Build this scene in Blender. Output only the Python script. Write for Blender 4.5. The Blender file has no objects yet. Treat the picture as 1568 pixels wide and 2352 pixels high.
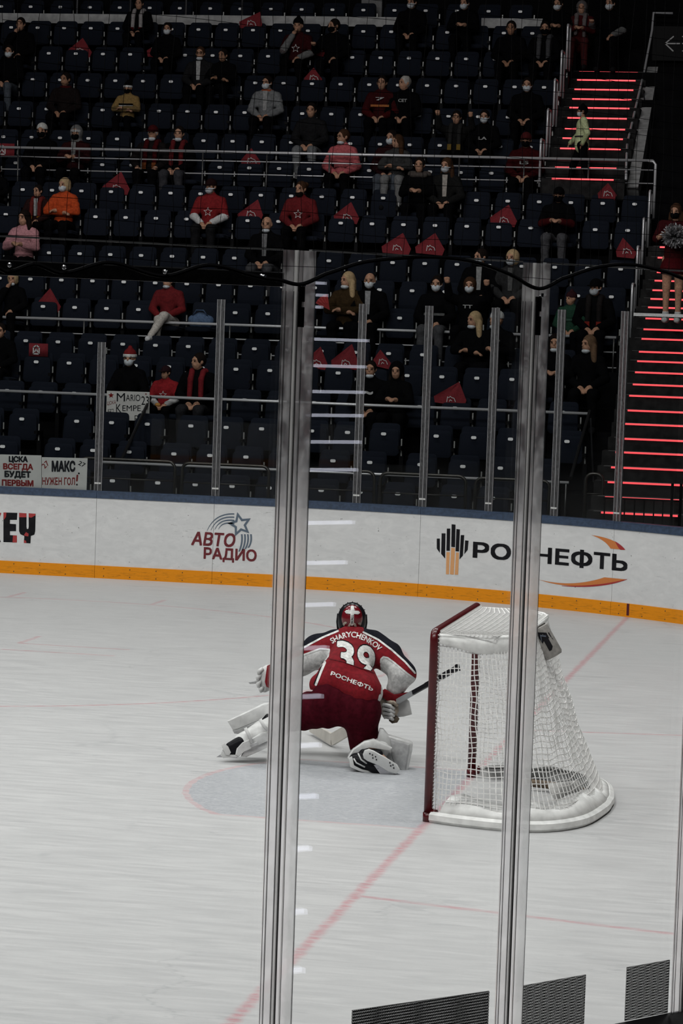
import bpy, bmesh, math, random
import numpy as np
from mathutils import Vector, Matrix, Quaternion
from mathutils.bvhtree import BVHTree
random.seed(7); rng = np.random.RandomState(7)
PI = math.pi
scene = bpy.context.scene
COL = scene.collection

# ---------------------------------------------------------------- camera
CAM = Vector((2.8395, -18.3689, 3.2113)); YAW, PITCH, ROLL, FPX = .1977, .0672, .0337, 6205.5
_f = Vector((-math.sin(YAW)*math.cos(PITCH), math.cos(YAW)*math.cos(PITCH), -math.sin(PITCH)))
_r0 = Vector((math.cos(YAW), math.sin(YAW), 0)); _u0 = _r0.cross(_f)
_r = math.cos(ROLL)*_r0 + math.sin(ROLL)*_u0; _u = -math.sin(ROLL)*_r0 + math.cos(ROLL)*_u0
cd = bpy.data.cameras.new('camera'); cam = bpy.data.objects.new('camera', cd); COL.objects.link(cam)
cam.matrix_world = Matrix(((_r.x,_u.x,-_f.x,CAM.x),(_r.y,_u.y,-_f.y,CAM.y),(_r.z,_u.z,-_f.z,CAM.z),(0,0,0,1)))
cd.sensor_fit = 'VERTICAL'; cd.sensor_height = 36; cd.sensor_width = 24; cd.lens = FPX*36/2352
cd.clip_start = .05; cd.clip_end = 200
scene.camera = cam
vs = scene.view_settings; vs.view_transform = 'Standard'; vs.look = 'None'; vs.gamma = 1; vs.use_curve_mapping = False
vs.exposure = 0.0
try:
    scene.cycles.max_bounces = 8; scene.cycles.transmission_bounces = 8; scene.cycles.diffuse_bounces = 1; scene.cycles.glossy_bounces = 2
    scene.cycles.transparent_max_bounces = 12; scene.cycles.caustics_reflective = False; scene.cycles.caustics_refractive = False
    scene.cycles.use_denoising = True; scene.cycles.use_adaptive_sampling = True; scene.cycles.adaptive_threshold = .06
except Exception: pass
# measuring helpers: a sight line of the photograph cut with a real plane of the arena
def sight(px, py): return _f + _r*((px-784)/FPX) - _u*((py-1176)/FPX)
def on_z(px, py, z=0.):
    d = sight(px, py); return CAM + d*((z-CAM.z)/d.z)
def on_y(px, py, Y):
    d = sight(px, py); return CAM + d*((Y-CAM.y)/d.y)

# ---------------------------------------------------------------- world and lamps
w = bpy.data.worlds.new('arena_dark'); scene.world = w; w.use_nodes = True
w.node_tree.nodes['Background'].inputs[0].default_value = (.5, .55, .7, 1)
w.node_tree.nodes['Background'].inputs[1].default_value = .0025
LAMP_W = 430
for ix in range(4):
    for iy in range(3):
        ld = bpy.data.lights.new('rink_flood', 'AREA'); ld.shape = 'RECTANGLE'; ld.size = 3.2; ld.size_y = 2.2
        ld.energy = LAMP_W*(1.13, 1., .86)[iy]; ld.color = (1, .99, .985); ld.spread = math.radians(150)
        lo = bpy.data.objects.new('rink_flood', ld); COL.objects.link(lo)
        lo.location = (-16 + ix*6.4, -13 + iy*13, 15.0)
        lo.rotation_euler = (math.radians((52, 0, -52)[iy]), 0, 0)      # side trusses aim across the rink

for hx in (-10, -3.5):        # unseen fill lights, added to brighten the far stand
    ld = bpy.data.lights.new('stand_fill', 'AREA'); ld.shape = 'RECTANGLE'; ld.size = 5; ld.size_y = 1.5; ld.energy = 170; ld.color = (1, .98, .96); ld.spread = math.radians(115)
    lo = bpy.data.objects.new('stand_fill', ld); COL.objects.link(lo); lo.location = (hx, 11.5, 18); lo.rotation_euler = Vector((0, -8, 15.5)).to_track_quat('Z', 'Y').to_euler()
# ---------------------------------------------------------------- object helpers
def link(o): COL.objects.link(o); return o
def tag(o, label=None, cat=None, group=None, kind=None):
    if label: o['label'] = label
    if cat: o['category'] = cat
    if group: o['group'] = group
    if kind: o['kind'] = kind
    return o
def empty(name, loc=(0,0,0), rz=0, parent=None):
    o = bpy.data.objects.new(name, None); o.empty_display_size = .1; link(o)
    o.location = loc; o.rotation_euler = (0,0,rz); o.parent = parent
    return o
def obj(name, me, mat=None, parent=None, loc=None, rz=None):
    o = bpy.data.objects.new(name, me); link(o); o.parent = parent
    if mat is not None:
        if len(me.materials) == 0: me.materials.append(mat)
        elif me.materials[0] is not mat:
            o.material_slots[0].link = 'OBJECT'; o.material_slots[0].material = mat
    if loc is not None: o.location = loc
    if rz is not None: o.rotation_euler = (0,0,rz)
    return o
def mesh(name, V, F, smooth=False):
    me = bpy.data.meshes.new(name); me.from_pydata([tuple(v) for v in V], [], [tuple(f) for f in F]); me.update()
    if smooth: me.shade_smooth()
    return me
def frame(d):
    d = Vector(d).normalized(); a = Vector((0,0,1)) if abs(d.z) < .9 else Vector((1,0,0))
    x = a.cross(d).normalized(); y = d.cross(x); return x, y, d
class MB:
    """collects closed shapes; build() turns them into one mesh"""
    def __init__(s): s.V = []; s.F = []
    def add(s, V, F):
        n = len(s.V); s.V += [Vector(v) for v in V]; s.F += [tuple(i+n for i in f) for f in F]; return s
    def box(s, lo, hi, M=None):
        x0,y0,z0 = lo; x1,y1,z1 = hi
        V = [Vector(v) for v in ((x0,y0,z0),(x1,y0,z0),(x1,y1,z0),(x0,y1,z0),(x0,y0,z1),(x1,y0,z1),(x1,y1,z1),(x0,y1,z1))]
        if M is not None: V = [M @ v for v in V]
        return s.add(V, [(0,3,2,1),(4,5,6,7),(0,1,5,4),(1,2,6,5),(2,3,7,6),(3,0,4,7)])
    def tube(s, pts, r, n=8, closed=False, cap=True):
        pts = [Vector(p) for p in pts]; m = len(pts); rs = r if isinstance(r, (list, tuple)) else [r]*m
        V = []; F = []; px = None
        for i, p in enumerate(pts):
            a = pts[i-1] if (i > 0 or closed) else p; b = pts[(i+1) % m] if (i < m-1 or closed) else p
            x, y, d = frame(b-a)
            if px is not None:
                x = (px - d*px.dot(d)).normalized(); y = d.cross(x)
            px = x
            V += [p + (x*math.cos(2*PI*k/n) + y*math.sin(2*PI*k/n))*rs[i] for k in range(n)]
        for i in range(m if closed else m-1):
            for k in range(n):
                a = i*n+k; b = i*n+(k+1)%n; j = (i+1) % m
                F.append((a, b, j*n+(k+1)%n, j*n+k))
        if cap and not closed:
            F.append(tuple(range(n-1,-1,-1))); F.append(tuple((m-1)*n+k for k in range(n)))
        return s.add(V, F)
    def ball(s, c, r, nu=12, nv=8, M=None):
        r = (r,r,r) if not isinstance(r, (tuple, list)) else r; c = Vector(c); V = []; F = []
        for j in range(1, nv):
            t = PI*j/nv
            for k in range(nu):
                v = Vector((r[0]*math.sin(t)*math.cos(2*PI*k/nu), r[1]*math.sin(t)*math.sin(2*PI*k/nu), r[2]*math.cos(t)))
                V.append(c + (M @ v if M is not None else v))
        tv = Vector((0,0,r[2])); V.append(c + (M @ tv if M is not None else tv)); V.append(c - (M @ tv if M is not None else tv))
        T = len(V)-2; B = T+1
        for j in range(nv-2):
            for k in range(nu): F.append((j*nu+k, (j+1)*nu+k, (j+1)*nu+(k+1)%nu, j*nu+(k+1)%nu))
        for k in range(nu):
            F.append((T, k, (k+1)%nu)); F.append((B, (nv-2)*nu+(k+1)%nu, (nv-2)*nu+k))
        return s.add(V, F)
    def slab(s, outline, t, bev=.0, M=None):
        """outline: 2D polygon (x,z), counter-clockwise; thickness t along y, edges rounded by bev; M places it"""
        n = len(outline); c = Vector((sum(p[0] for p in outline)/n, 0, sum(p[1] for p in outline)/n))
        xs = [p[0] for p in outline]; zs = [p[1] for p in outline]; wx = (max(xs)-min(xs))/2; wz = (max(zs)-min(zs))/2
        rings = [(0, max(0., 1-bev/max(1e-6, min(wx, wz)))), (bev*.6, 1.), (t-bev*.6, 1.), (t, max(0., 1-bev/max(1e-6, min(wx, wz))))] if bev else [(0,1.),(t,1.)]
        V = []; F = []
        for y, k in rings:
            sx = 1-(1-k)*min(wx,wz)/wx; sz = 1-(1-k)*min(wx,wz)/wz
            V += [Vector((c.x+(p[0]-c.x)*sx, y, c.z+(p[1]-c.z)*sz)) for p in outline]
        for j in range(len(rings)-1):
            for k in range(n): F.append((j*n+k, j*n+(k+1)%n, (j+1)*n+(k+1)%n, (j+1)*n+k))
        F.append(tuple(range(n-1,-1,-1))); F.append(tuple((len(rings)-1)*n+k for k in range(n)))
        if M is not None: V = [M @ v for v in V]
        return s.add(V, F)
    def build(s, name, mat=None, parent=None, smooth=False, loc=None):
        me = mesh(name, s.V, s.F, smooth)
        if smooth == 'auto':
            me.shade_smooth(); me.set_sharp_from_angle(angle=math.radians(40))
        return obj(name, me, mat, parent, loc)
def rrect(w, h, r, n=4, cx=0, cz=0):
    P = []
    for (sx, sz, a0) in ((1,1,0),(-1,1,PI/2),(-1,-1,PI),(1,-1,1.5*PI)):
        for k in range(n+1):
            a = a0 + PI/2*k/n; P.append((cx+sx*(w/2-r)+r*math.cos(a), cz+sz*(h/2-r)+r*math.sin(a)))
    return P
def ordinal(i):
    ones = ['first','second','third','fourth','fifth','sixth','seventh','eighth','ninth','tenth','eleventh','twelfth','thirteenth','fourteenth','fifteenth','sixteenth','seventeenth','eighteenth','nineteenth','twentieth','twenty-first','twenty-second','twenty-third','twenty-fourth','twenty-fifth']
    return ones[i]

# ---------------------------------------------------------------- materials
class NT:
    """small wrapper for writing node maths"""
    def __init__(s, name):
        s.m = bpy.data.materials.new(name); s.m.use_nodes = True; s.t = s.m.node_tree; s.b = s.t.nodes['Principled BSDF']; s.out = s.t.nodes['Material Output']
    def n(s, typ, **kw):
        d = s.t.nodes.new(typ)
        for k, v in kw.items(): setattr(d, k, v)
        return d
    def put(s, sock, v):
        if isinstance(v, bpy.types.NodeSocket): s.t.links.new(v, sock)
        else: sock.default_value = v
    def op(s, o, a, b=0., c=0.):
        d = s.n('ShaderNodeMath', operation=o); s.put(d.inputs[0], a); s.put(d.inputs[1], b)
        if o in ('MULTIPLY_ADD','SMOOTH_MIN','SMOOTH_MAX','COMPARE'): s.put(d.inputs[2], c)
        return d.outputs[0]
    def step(s, v, lo, hi):
        d = s.n('ShaderNodeMapRange', interpolation_type='SMOOTHSTEP'); s.put(d.inputs[0], v); s.put(d.inputs[1], lo); s.put(d.inputs[2], hi); return d.outputs[0]
    def noise(s, vec, scale, detail=3, rough=.55, dist=0.):
        d = s.n('ShaderNodeTexNoise'); s.put(d.inputs['Vector'], vec); d.inputs['Scale'].default_value = scale; d.inputs['Detail'].default_value = detail
        d.inputs['Roughness'].default_value = rough; d.inputs['Distortion'].default_value = dist; return d.outputs['Fac']
    def pos(s): return s.n('ShaderNodeNewGeometry').outputs['Position']
    def objco(s): return s.n('ShaderNodeTexCoord').outputs['Object']
    def xyz(s, v):
        d = s.n('ShaderNodeSeparateXYZ'); s.put(d.inputs[0], v); return d.outputs
    def vec(s, x, y, z):
        d = s.n('ShaderNodeCombineXYZ'); s.put(d.inputs[0], x); s.put(d.inputs[1], y); s.put(d.inputs[2], z); return d.outputs[0]
    def scale(s, v, k):
        d = s.n('ShaderNodeVectorMath', operation='MULTIPLY'); s.put(d.inputs[0], v); d.inputs[1].default_value = k; return d.outputs[0]
    def mix(s, fac, a, b):
        d = s.n('ShaderNodeMix', data_type='RGBA'); s.put(d.inputs[0], fac)
        s.put(d.inputs[6], a if isinstance(a, bpy.types.NodeSocket) else (*a[:3], 1)); s.put(d.inputs[7], b if isinstance(b, bpy.types.NodeSocket) else (*b[:3], 1)); return d.outputs[2]
    def bump(s, h, strength=.3, dist=.01):
        d = s.n('ShaderNodeBump'); d.inputs['Strength'].default_value = strength; d.inputs['Distance'].default_value = dist; s.put(d.inputs['Height'], h); s.put(s.b.inputs['Normal'], d.outputs[0])
    def set(s, **kw):
        for k, v in kw.items():
            i = s.b.inputs[k.replace('_', ' ')]
            s.put(i, (*v[:3], 1) if (isinstance(v, (tuple, list)) and len(v) == 3 and i.type == 'RGBA') else v)
        return s
def srgb(r, g, b):
    f = lambda c: c/12.92 if c <= .04045 else ((c+.055)/1.055)**2.4
    return (f(r/255), f(g/255), f(b/255))
MATS = {}
def plain(name, col, rough=.7, metal=0., grain=0., gscale=60, bump=0., emit=None, spec=None):
    if name in MATS: return MATS[name]
    t = NT(name); t.set(Roughness=rough, Metallic=metal)
    if spec is None and metal == 0 and max(col) < .03: spec = .08
    if spec is not None: t.b.inputs['Specular IOR Level'].default_value = spec
    if grain or bump:
        nz = t.noise(t.objco(), gscale, 4)
        if grain:
            k0 = tuple(c*(1-grain) for c in col); k1 = tuple(min(1, c*(1+grain)) for c in col)
            t.set(Base_Color=t.mix(t.step(nz, .3, .7), k0, k1))
        else: t.set(Base_Color=col)
        if bump: t.bump(nz, bump, .01)
    else: t.set(Base_Color=col)
    if emit: t.b.inputs['Emission Color'].default_value = (*col, 1); t.b.inputs['Emission Strength'].default_value = emit
    MATS[name] = t.m; return t.m
def cloth(col, name=None, rough=.9):
    key = name or 'cloth_%02x%02x%02x' % tuple(int(255*min(1, max(0, c))**.4545) for c in col)
    return plain(key, col, rough, grain=.22, gscale=35, bump=.25, spec=.2 if max(col) > .05 else .05)
def glass_mat(name, tint=(.97,.98,.975), refl=.8, haze=.0):
    t = NT(name); tr = t.n('ShaderNodeBsdfTransparent'); tr.inputs[0].default_value = (*tint, 1)
    gl = t.n('ShaderNodeBsdfGlossy'); gl.inputs['Roughness'].default_value = .0; gl.inputs[0].default_value = (refl,refl,refl,1)
    fr = t.n('ShaderNodeFresnel'); t.put(fr.inputs[0], t.op('ADD', 1.45, t.op('MULTIPLY', t.n('ShaderNodeNewGeometry').outputs['Backfacing'], 1/1.45-1.45)))
    mx = t.n('ShaderNodeMixShader'); t.put(mx.inputs[0], fr.outputs[0]); t.put(mx.inputs[1], tr.outputs[0]); t.put(mx.inputs[2], gl.outputs[0])
    last = mx
    if haze:
        df = t.n('ShaderNodeBsdfDiffuse'); df.inputs[0].default_value = (.8,.8,.8,1)
        sc = t.noise(t.scale(t.pos(), (1.,1.,3.)), 3.5, 6, .7)
        hz = t.op('MULTIPLY', t.step(sc, .52, .8), haze)
        m2 = t.n('ShaderNodeMixShader'); t.put(m2.inputs[0], hz); t.put(m2.inputs[1], mx.outputs[0]); t.put(m2.inputs[2], df.outputs[0]); last = m2
    t.put(t.out.inputs[0], last.outputs[0]); t.m.node_tree.nodes.remove(t.b)
    return t.m

# ================================================================ RINK
HW, RC = 14.2, 8.5           # half width, corner radius; goal line x = 0, end boards x = 4
L1 = 9.5; L2 = L1 + RC*PI/2; L3 = L2 + 11.4; L4 = L3 + RC*PI/2
def bp(s, off=0., z=0.):
    """point on the boards line, measured along it from (-14, 14.2); off > 0 is away from the ice"""
    if s <= L1: return Vector((-14+s, HW+off, z))
    if s <= L2:
        a = (s-L1)/RC; return Vector((-4.5+(RC+off)*math.sin(a), 5.7+(RC+off)*math.cos(a), z))
    if s <= L3: return Vector((4+off, 5.7-(s-L2), z))
    if s <= L4:
        a = (s-L3)/RC; return Vector((-4.5+(RC+off)*math.cos(a), -5.7-(RC+off)*math.sin(a), z))
    return Vector((-4.5-(s-L4), -HW-off, z))
def far_hit(px, py, off=0.):
    """(s, z) on the far boards where a sight line meets them"""
    d = sight(px, py); c = Vector((-4.5, 5.7)); o = Vector((CAM.x-c.x, CAM.y-c.y)); dd = Vector((d.x, d.y)); R = RC+off
    A = dd.dot(dd); B = 2*o.dot(dd); K = o.dot(o)-R*R; t = (-B+math.sqrt(B*B-4*A*K))/(2*A); P = CAM+d*t
    if P.x < -4.5:
        t = (HW+off-CAM.y)/d.y; P = CAM+d*t; return P.x+14, P.z
    return L1+RC*math.atan2(P.x+4.5, P.y-5.7), P.z
def near_ang(px, py, R=8.55):
    """(angle, z) on the near corner glass"""
    d = sight(px, py); o = Vector((CAM.x+4.5, CAM.y+5.7)); dd = Vector((d.x, d.y))
    A = dd.dot(dd); B = 2*o.dot(dd); K = o.dot(o)-R*R; t = (-B-math.sqrt(max(0, B*B-4*A*K)))/(2*A); P = CAM+d*t
    return math.atan2(P.y+5.7, P.x+4.5), P.z
def nc(a, z, R=8.55): return Vector((-4.5+R*math.cos(a), -5.7+R*math.sin(a), z))

# ---- ice
t = NT('ice'); P = t.pos(); X, Y, Z = t.xyz(P)
wob = t.noise(P, 9, 1); wx = t.op('MULTIPLY', t.op('SUBTRACT', wob, .5), .035)
xx = t.op('ADD', X, wx); yy = t.op('ADD', Y, t.op('MULTIPLY', t.op('SUBTRACT', wob, .5), .03))
def band(v, c, hw, soft=.012):      # 1 where |v-c| < hw
    return t.op('SUBTRACT', 1., t.step(t.op('ABSOLUTE', t.op('SUBTRACT', v, c)), hw-soft, hw+soft))
def lt(v, c, soft=.004): return t.op('SUBTRACT', 1., t.step(v, c-soft, c+soft))
def gt(v, c, soft=.004): return t.step(v, c-soft, c+soft)
mul = lambda *a: a[0] if len(a) == 1 else t.op('MULTIPLY', a[0], mul(*a[1:]))
mx = lambda *a: a[0] if len(a) == 1 else t.op('MAXIMUM', a[0], mx(*a[1:]))
goal_line = band(xx, 0, .029, .024)
trap = mul(band(t.op('ADD', t.op('ABSOLUTE', yy), t.op('MULTIPLY', X, -.2)), 3.42, .028, .018), gt(X, 0))
circ_r = t.op('SQRT', t.op('ADD', t.op('POWER', t.op('ADD', xx, 6.1), 2), t.op('POWER', t.op('SUBTRACT', yy, 7.), 2)))
circle = band(circ_r, 4.47, .03, .015)
hash_ = mul(mx(band(xx, -7.02, .03), band(xx, -5.31, .03)), gt(Y, 11.38), lt(Y, 12.02))
ell = mx(mul(mx(band(yy, 6.64, .028), band(yy, 7.18, .028)), gt(X, -5.5), lt(X, -4.36)), mul(band(xx, -5.5, .028), gt(Y, 7.18), lt(Y, 7.85)))
rr = t.op('SQRT', t.op('ADD', t.op('POWER', xx, 2), t.op('POWER', yy, 2)))
ay = t.op('ABSOLUTE', yy)
in_crease = mul(lt(rr, 1.81), lt(ay, 1.2), lt(X, 0.))
out_crease = mul(lt(rr, 1.86), lt(ay, 1.245), lt(X, 0.))
cline = t.op('SUBTRACT', out_crease, in_crease)
wear = t.step(t.noise(t.scale(P, (3,9,1)), 2.5, 4, .7), .34, .64)
wear2 = t.op('ADD', t.op('MULTIPLY', wear, .75), .22)
streak = t.noise(t.scale(P, (1.3, 9, 1)), 1.6, 4, .62, .6)
streak2 = t.noise(t.scale(P, (.7, 22, 1)), 3, 3, .6, 1.)
blot = t.noise(P, .55, 2, .6)
base = t.mix(t.step(streak, .3, .75), (.485,.486,.485), (.565,.565,.56))
base = t.mix(t.op('MULTIPLY', t.step(streak2, .52, .72), .34), base, (.385,.39,.395))
base = t.mix(t.op('MULTIPLY', t.step(blot, .55, .75), .25), base, (.445,.449,.452))
vor = t.n('ShaderNodeTexVoronoi', feature='DISTANCE_TO_EDGE'); t.put(vor.inputs['Vector'], t.scale(t.vec(t.op('ADD', X, t.op('MULTIPLY', blot, 3.)), t.op('ADD', Y, t.op('MULTIPLY', streak, .9)), 0.), (.55, 1.1, 1))); vor.inputs['Scale'].default_value = .8
cut = lt(vor.outputs['Distance'], .006, .004)
base = t.mix(mul(cut, t.step(blot, .42, .6), .4), base, (.33,.34,.345))
smg = t.noise(t.scale(P, (1, 2.6, 1)), 2.1, 3, .6, .8)
base = t.mix(mul(t.step(smg, .60, .66), t.step(blot, .47, .6), .4), base, (.37,.375,.38))
fine = t.noise(t.scale(P, (3, 16, 1)), 7, 3, .75, 1.5)
cz = t.mix(t.step(fine, .40, .66), (.325,.34,.365), (.545,.555,.565))
base = t.mix(t.op('MULTIPLY', in_crease, .95), base, cz)
red = (.50,.10,.13)
lines = mx(mul(goal_line, t.op('MULTIPLY', wear2, .62)), mul(mx(trap, circle, hash_, ell), t.op('MULTIPLY', wear2, .45)), mul(cline, t.op('MULTIPLY', wear2, .36)))
col = t.mix(lines, base, red)
t.set(Base_Color=col, Roughness=t.op('ADD', .34, t.op('MULTIPLY', streak, .22)))
t.b.inputs['Specular IOR Level'].default_value = .35
t.bump(t.op('ADD', streak, t.op('MULTIPLY', streak2, .5)), .03, .01)
ICE = t.m
outl = [bp(L4+60*.16, 0)] ; n = 120
pts = [bp(s, .02) for s in np.linspace(0, L4+9.5, 160)]
pts = [Vector((-40, HW+.02, 0))] + pts + [Vector((-40, -HW-.02, 0))]
mb = MB(); mb.add([p+Vector((0,0,-.03)) for p in pts]+pts, [tuple(range(len(pts)-1, -1, -1)), tuple(range(len(pts), 2*len(pts)))] + [(i, (i+1)%len(pts), len(pts)+(i+1)%len(pts), len(pts)+i) for i in range(len(pts))])
# top must face up
fl = mb.build('floor', ICE); bm = bmesh.new(); bm.from_mesh(fl.data); bmesh.ops.recalc_face_normals(bm, faces=bm.faces); bm.to_mesh(fl.data); bm.free()
tag(fl, 'white rink ice with worn red and blue markings', kind='structure')

# ---- boards: panels with a yellow kick strip and a blue cap rail
t = NT('board_white'); P = t.pos(); sc = t.noise(t.scale(P, (1,1,2.2)), 5, 6, .72, .8); sp = t.noise(P, 34, 2, .5)
b0 = t.mix(t.step(sc, .3, .75), (.655,.655,.655), (.76,.758,.752))
scr = t.noise(t.scale(P, (2.2,2.2,16)), 3, 3, .6, 2.)
b0 = t.mix(t.op('MULTIPLY', t.step(scr, .66, .72), .5), b0, (.2,.2,.2)); b0 = t.mix(t.op('MULTIPLY', t.step(sp, .735, .76), .85), b0, (.05,.05,.05))
t.set(Base_Color=b0, Roughness=.42); M_BOARD = t.m
t = NT('kick_yellow'); P = t.pos(); g = t.noise(t.scale(P, (1.5,1.5,14)), 6, 6, .75, .5); X, Y, Z = t.xyz(P)
mid = t.op('SUBTRACT', 1., t.step(t.op('ABSOLUTE', t.op('SUBTRACT', Z, .065)), .005, .06))
k = t.op('MULTIPLY', t.step(g, .48, .72), t.op('ADD', .25, t.op('MULTIPLY', mid, .55)))
t.set(Base_Color=t.mix(k, (.84,.29,.010), (.07,.045,.015)), Roughness=.6); t.b.inputs['Specular IOR Level'].default_value = .15; M_KICK = t.m
M_CAP = plain('cap_blue', (.035,.058,.105), .45, grain=.25, gscale=30)
M_BLACK = plain('black_rubber', (.003,.003,.0035), .6)
M_CHROME = plain('brushed_steel', (.62,.62,.64), .22, 1.)
M_STEELD = plain('dark_steel', (.05,.05,.055), .4, .6)
def ribbon(s0, s1, z0, z1, o0, o1, n):
    mb = MB(); V = []
    for s in np.linspace(s0, s1, n+1):
        V += [bp(s, o0, z0), bp(s, o1, z0), bp(s, o1, z1), bp(s, o0, z1)]
    F = [(0,3,2,1), (4*n, 4*n+1, 4*n+2, 4*n+3)]
    for i in range(n):
        for k in range(4): F.append((4*i+k, 4*i+(k+1)%4, 4*i+4+(k+1)%4, 4*i+4+k))
    return mb.add(V, F)
def nseg(s0, s1): return max(1, int((s1-s0)/.22)) if s1 > L1 else 1
wall_far = tag(empty('wall_far', (-4, 14.2, 0)), 'white rink boards along the far side with yellow kick strip', kind='structure')
wall_end = tag(empty('wall_end', (4, 0, 0)), 'white rink boards behind the goal', kind='structure')
wall_near = tag(empty('wall_near', (0, -12, 0)), 'rink boards at the near corner', kind='structure')
def child(o, root):
    o.parent = root; o.matrix_parent_inverse = Matrix.Translation(root.location).inverted(); return o
seams = [0, 2.8, 5.66, 7.18, 8.70, 11.355, 14.0, 16.65, 19.3, 21.9, L2+1.5, L2+4.2, L2+6.9, L2+9.6, L3+.8, L3+3.4, L3+6.0, L3+8.6, L3+11.2, L4+2, L4+4.8, L4+7.5, L4+9.5]
for s0, s1 in zip(seams[:-1], seams[1:]):
    root = wall_far if s0 < L2 else (wall_end if s0 < L3 else wall_near)
    g = .002; n = max(1, int((s1-s0)/.25))
    bev = []
    child(ribbon(s0+g, s1-g, .15, 1.005, 0, .05, n).build('board_panel', M_BOARD), root)
    child(ribbon(s0+g, s1-g, -.01, .158, -.012, .05, n).build('kick_strip', M_KICK), root)
    mbc = ribbon(s0+g, s1-g, 1.005, 1.078, -.012, .14, n)
    o = ribbon(s0+g, s1-g, 1.078, 1.097, -.004, .132, n); mbc.add(o.V, o.F)
    child(mbc.build('cap_rail', M_CAP), root)
    # screw heads in two rows on the kick strip
    ms = MB()
    for s in np.arange(s0+.12, s1-.05, .34):
        for z in (.03, .125): ms.ball(bp(s, -.0125, z), .007, 6, 4)
    if s0 < 16: child(ms.build('screw_heads', M_STEELD), root)['kind'] = 'stuff'
child(ribbon(L3, L4+9.5, .0, 1.09, .05, .14, 90).build('board_back', M_BLACK), wall_near)
child(ribbon(0, L2, .0, 1.0, .06, .12, 70).build('board_back', M_BLACK), wall_far)
# goal-line mark on the kick strip
sg, zg = far_hit(1443, 1400)
child(ribbon(sg-.018, sg+.018, .02, .157, -.0145, -.012, 1).build('goal_line_mark', plain('mark_red', (.09,.006,.012), .5)), wall_far)

# ---- lettering helpers: flat polygons in (u, v), then laid on a surface
def text2d(body, bold=0., shear=0., font=None, res=4, rows=64):
    """lettering as fine horizontal strips: outlines filled by winding number, then grown by bold"""
    cu = bpy.data.curves.new('txt', 'FONT'); cu.body = body; cu.resolution_u = res; cu.shear = shear; cu.fill_mode = 'NONE'
    ob = bpy.data.objects.new('txt', cu); COL.objects.link(ob); dg = bpy.context.evaluated_depsgraph_get(); dg.update()
    me = bpy.data.meshes.new_from_object(ob.evaluated_get(dg)); A = np.array([(v.co.x, v.co.y) for v in me.vertices]); E = [tuple(q.vertices) for q in me.edges]
    bpy.data.objects.remove(ob); bpy.data.curves.remove(cu); bpy.data.meshes.remove(me)
    # orient: points of one outline follow each other, the closing edge runs from the last back to the first
    seg = [(min(q), max(q)) if abs(q[0]-q[1]) == 1 else (max(q), min(q)) for q in E]
    lo = A.min(0)-bold*1.5-1e-3; hi = A.max(0)+bold*1.5+1e-3; c = (hi[1]-lo[1])/rows; nx = int((hi[0]-lo[0])/c)+2; B = np.zeros((rows, nx), bool); gx = lo[0]+(np.arange(nx)+.5)*c
    P = A[[q[0] for q in seg]]; Q = A[[q[1] for q in seg]]
    for j in range(rows):
        y = lo[1]+(j+.5)*c+1e-7; up = (P[:,1] <= y) & (Q[:,1] > y); dn = (P[:,1] > y) & (Q[:,1] <= y); k = np.where(up | dn)[0]
        if len(k) == 0: continue
        x = P[k,0]+(y-P[k,1])/(Q[k,1]-P[k,1])*(Q[k,0]-P[k,0]); d = np.where(up[k], 1, -1); B[j] = ((gx[:,None] > x[None,:])*d[None,:]).sum(1) != 0
    G = B.copy(); k = int(math.ceil(bold/c))
    for dy in range(-k, k+1):
        for dx in range(-k, k+1):
            if bold and (dx*dx+dy*dy)*c*c <= bold*bold+1e-9: G |= np.roll(np.roll(B, dy, 0), dx, 1)
    V2 = []; F2 = []
    for j in range(rows):
        row = np.concatenate([[False], G[j], [False]]).astype(int); on = np.where(np.diff(row) == 1)[0]; off = np.where(np.diff(row) == -1)[0]
        for a, b_ in zip(on, off):
            o = len(V2); x0 = lo[0]+a*c; x1 = lo[0]+b_*c; y0 = lo[1]+j*c; V2 += [(x0,y0),(x1,y0),(x1,y0+c),(x0,y0+c)]; F2.append((o,o+1,o+2,o+3))
    return V2, F2
def fit2d(VF, u0, v0, u1, v1):
    V, F = VF; xs = [v[0] for v in V]; ys = [v[1] for v in V]; a, b, c, d = min(xs), max(xs), min(ys), max(ys)
    return [(u0+(x-a)/(b-a)*(u1-u0), v0+(y-c)/(d-c)*(v1-v0)) for x, y in V], F
def stroke2d(lines, wid, n=5):
    """hand-drawn strokes as thick rounded lines"""
    V = []; F = []
    for pl in lines:
        for (x0,y0),(x1,y1) in zip(pl[:-1], pl[1:]):
            L = math.hypot(x1-x0, y1-y0) or 1e-6; nx, ny = -(y1-y0)/L*wid/2, (x1-x0)/L*wid/2; b = len(V); ang = math.atan2(ny, nx)
            P = [(x0+wid/2*math.cos(ang+PI*k/n), y0+wid/2*math.sin(ang+PI*k/n)) for k in range(n+1)] + [(x1+wid/2*math.cos(ang+PI+PI*k/n), y1+wid/2*math.sin(ang+PI+PI*k/n)) for k in range(n+1)]
            V += P; F.append(tuple(range(b, b+len(P))))
    return V, F
def poly2d(*polys):
    V = []; F = []
    for p in polys: F.append(tuple(range(len(V), len(V)+len(p)))); V += list(p)
    return V, F
def xf2d(VF, sx=1, sy=1, dx=0, dy=0, rot=0):
    c, s = math.cos(rot), math.sin(rot); return [((x*c-y*s)*sx+dx, (x*s+y*c)*sy+dy) for x, y in VF[0]], VF[1]
def star2d(R, r, rot=PI/2, n=5): return [((R if k%2==0 else r)*math.cos(rot+PI*k/n), (R if k%2==0 else r)*math.sin(rot+PI*k/n)) for k in range(2*n)]
def quadgrid(V, F):
    """split long faces so a print can follow a bend"""
    me = mesh('t', [(x,y,0) for x, y in V], F); bm = bmesh.new(); bm.from_mesh(me); bpy.data.meshes.remove(me); return bm
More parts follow.
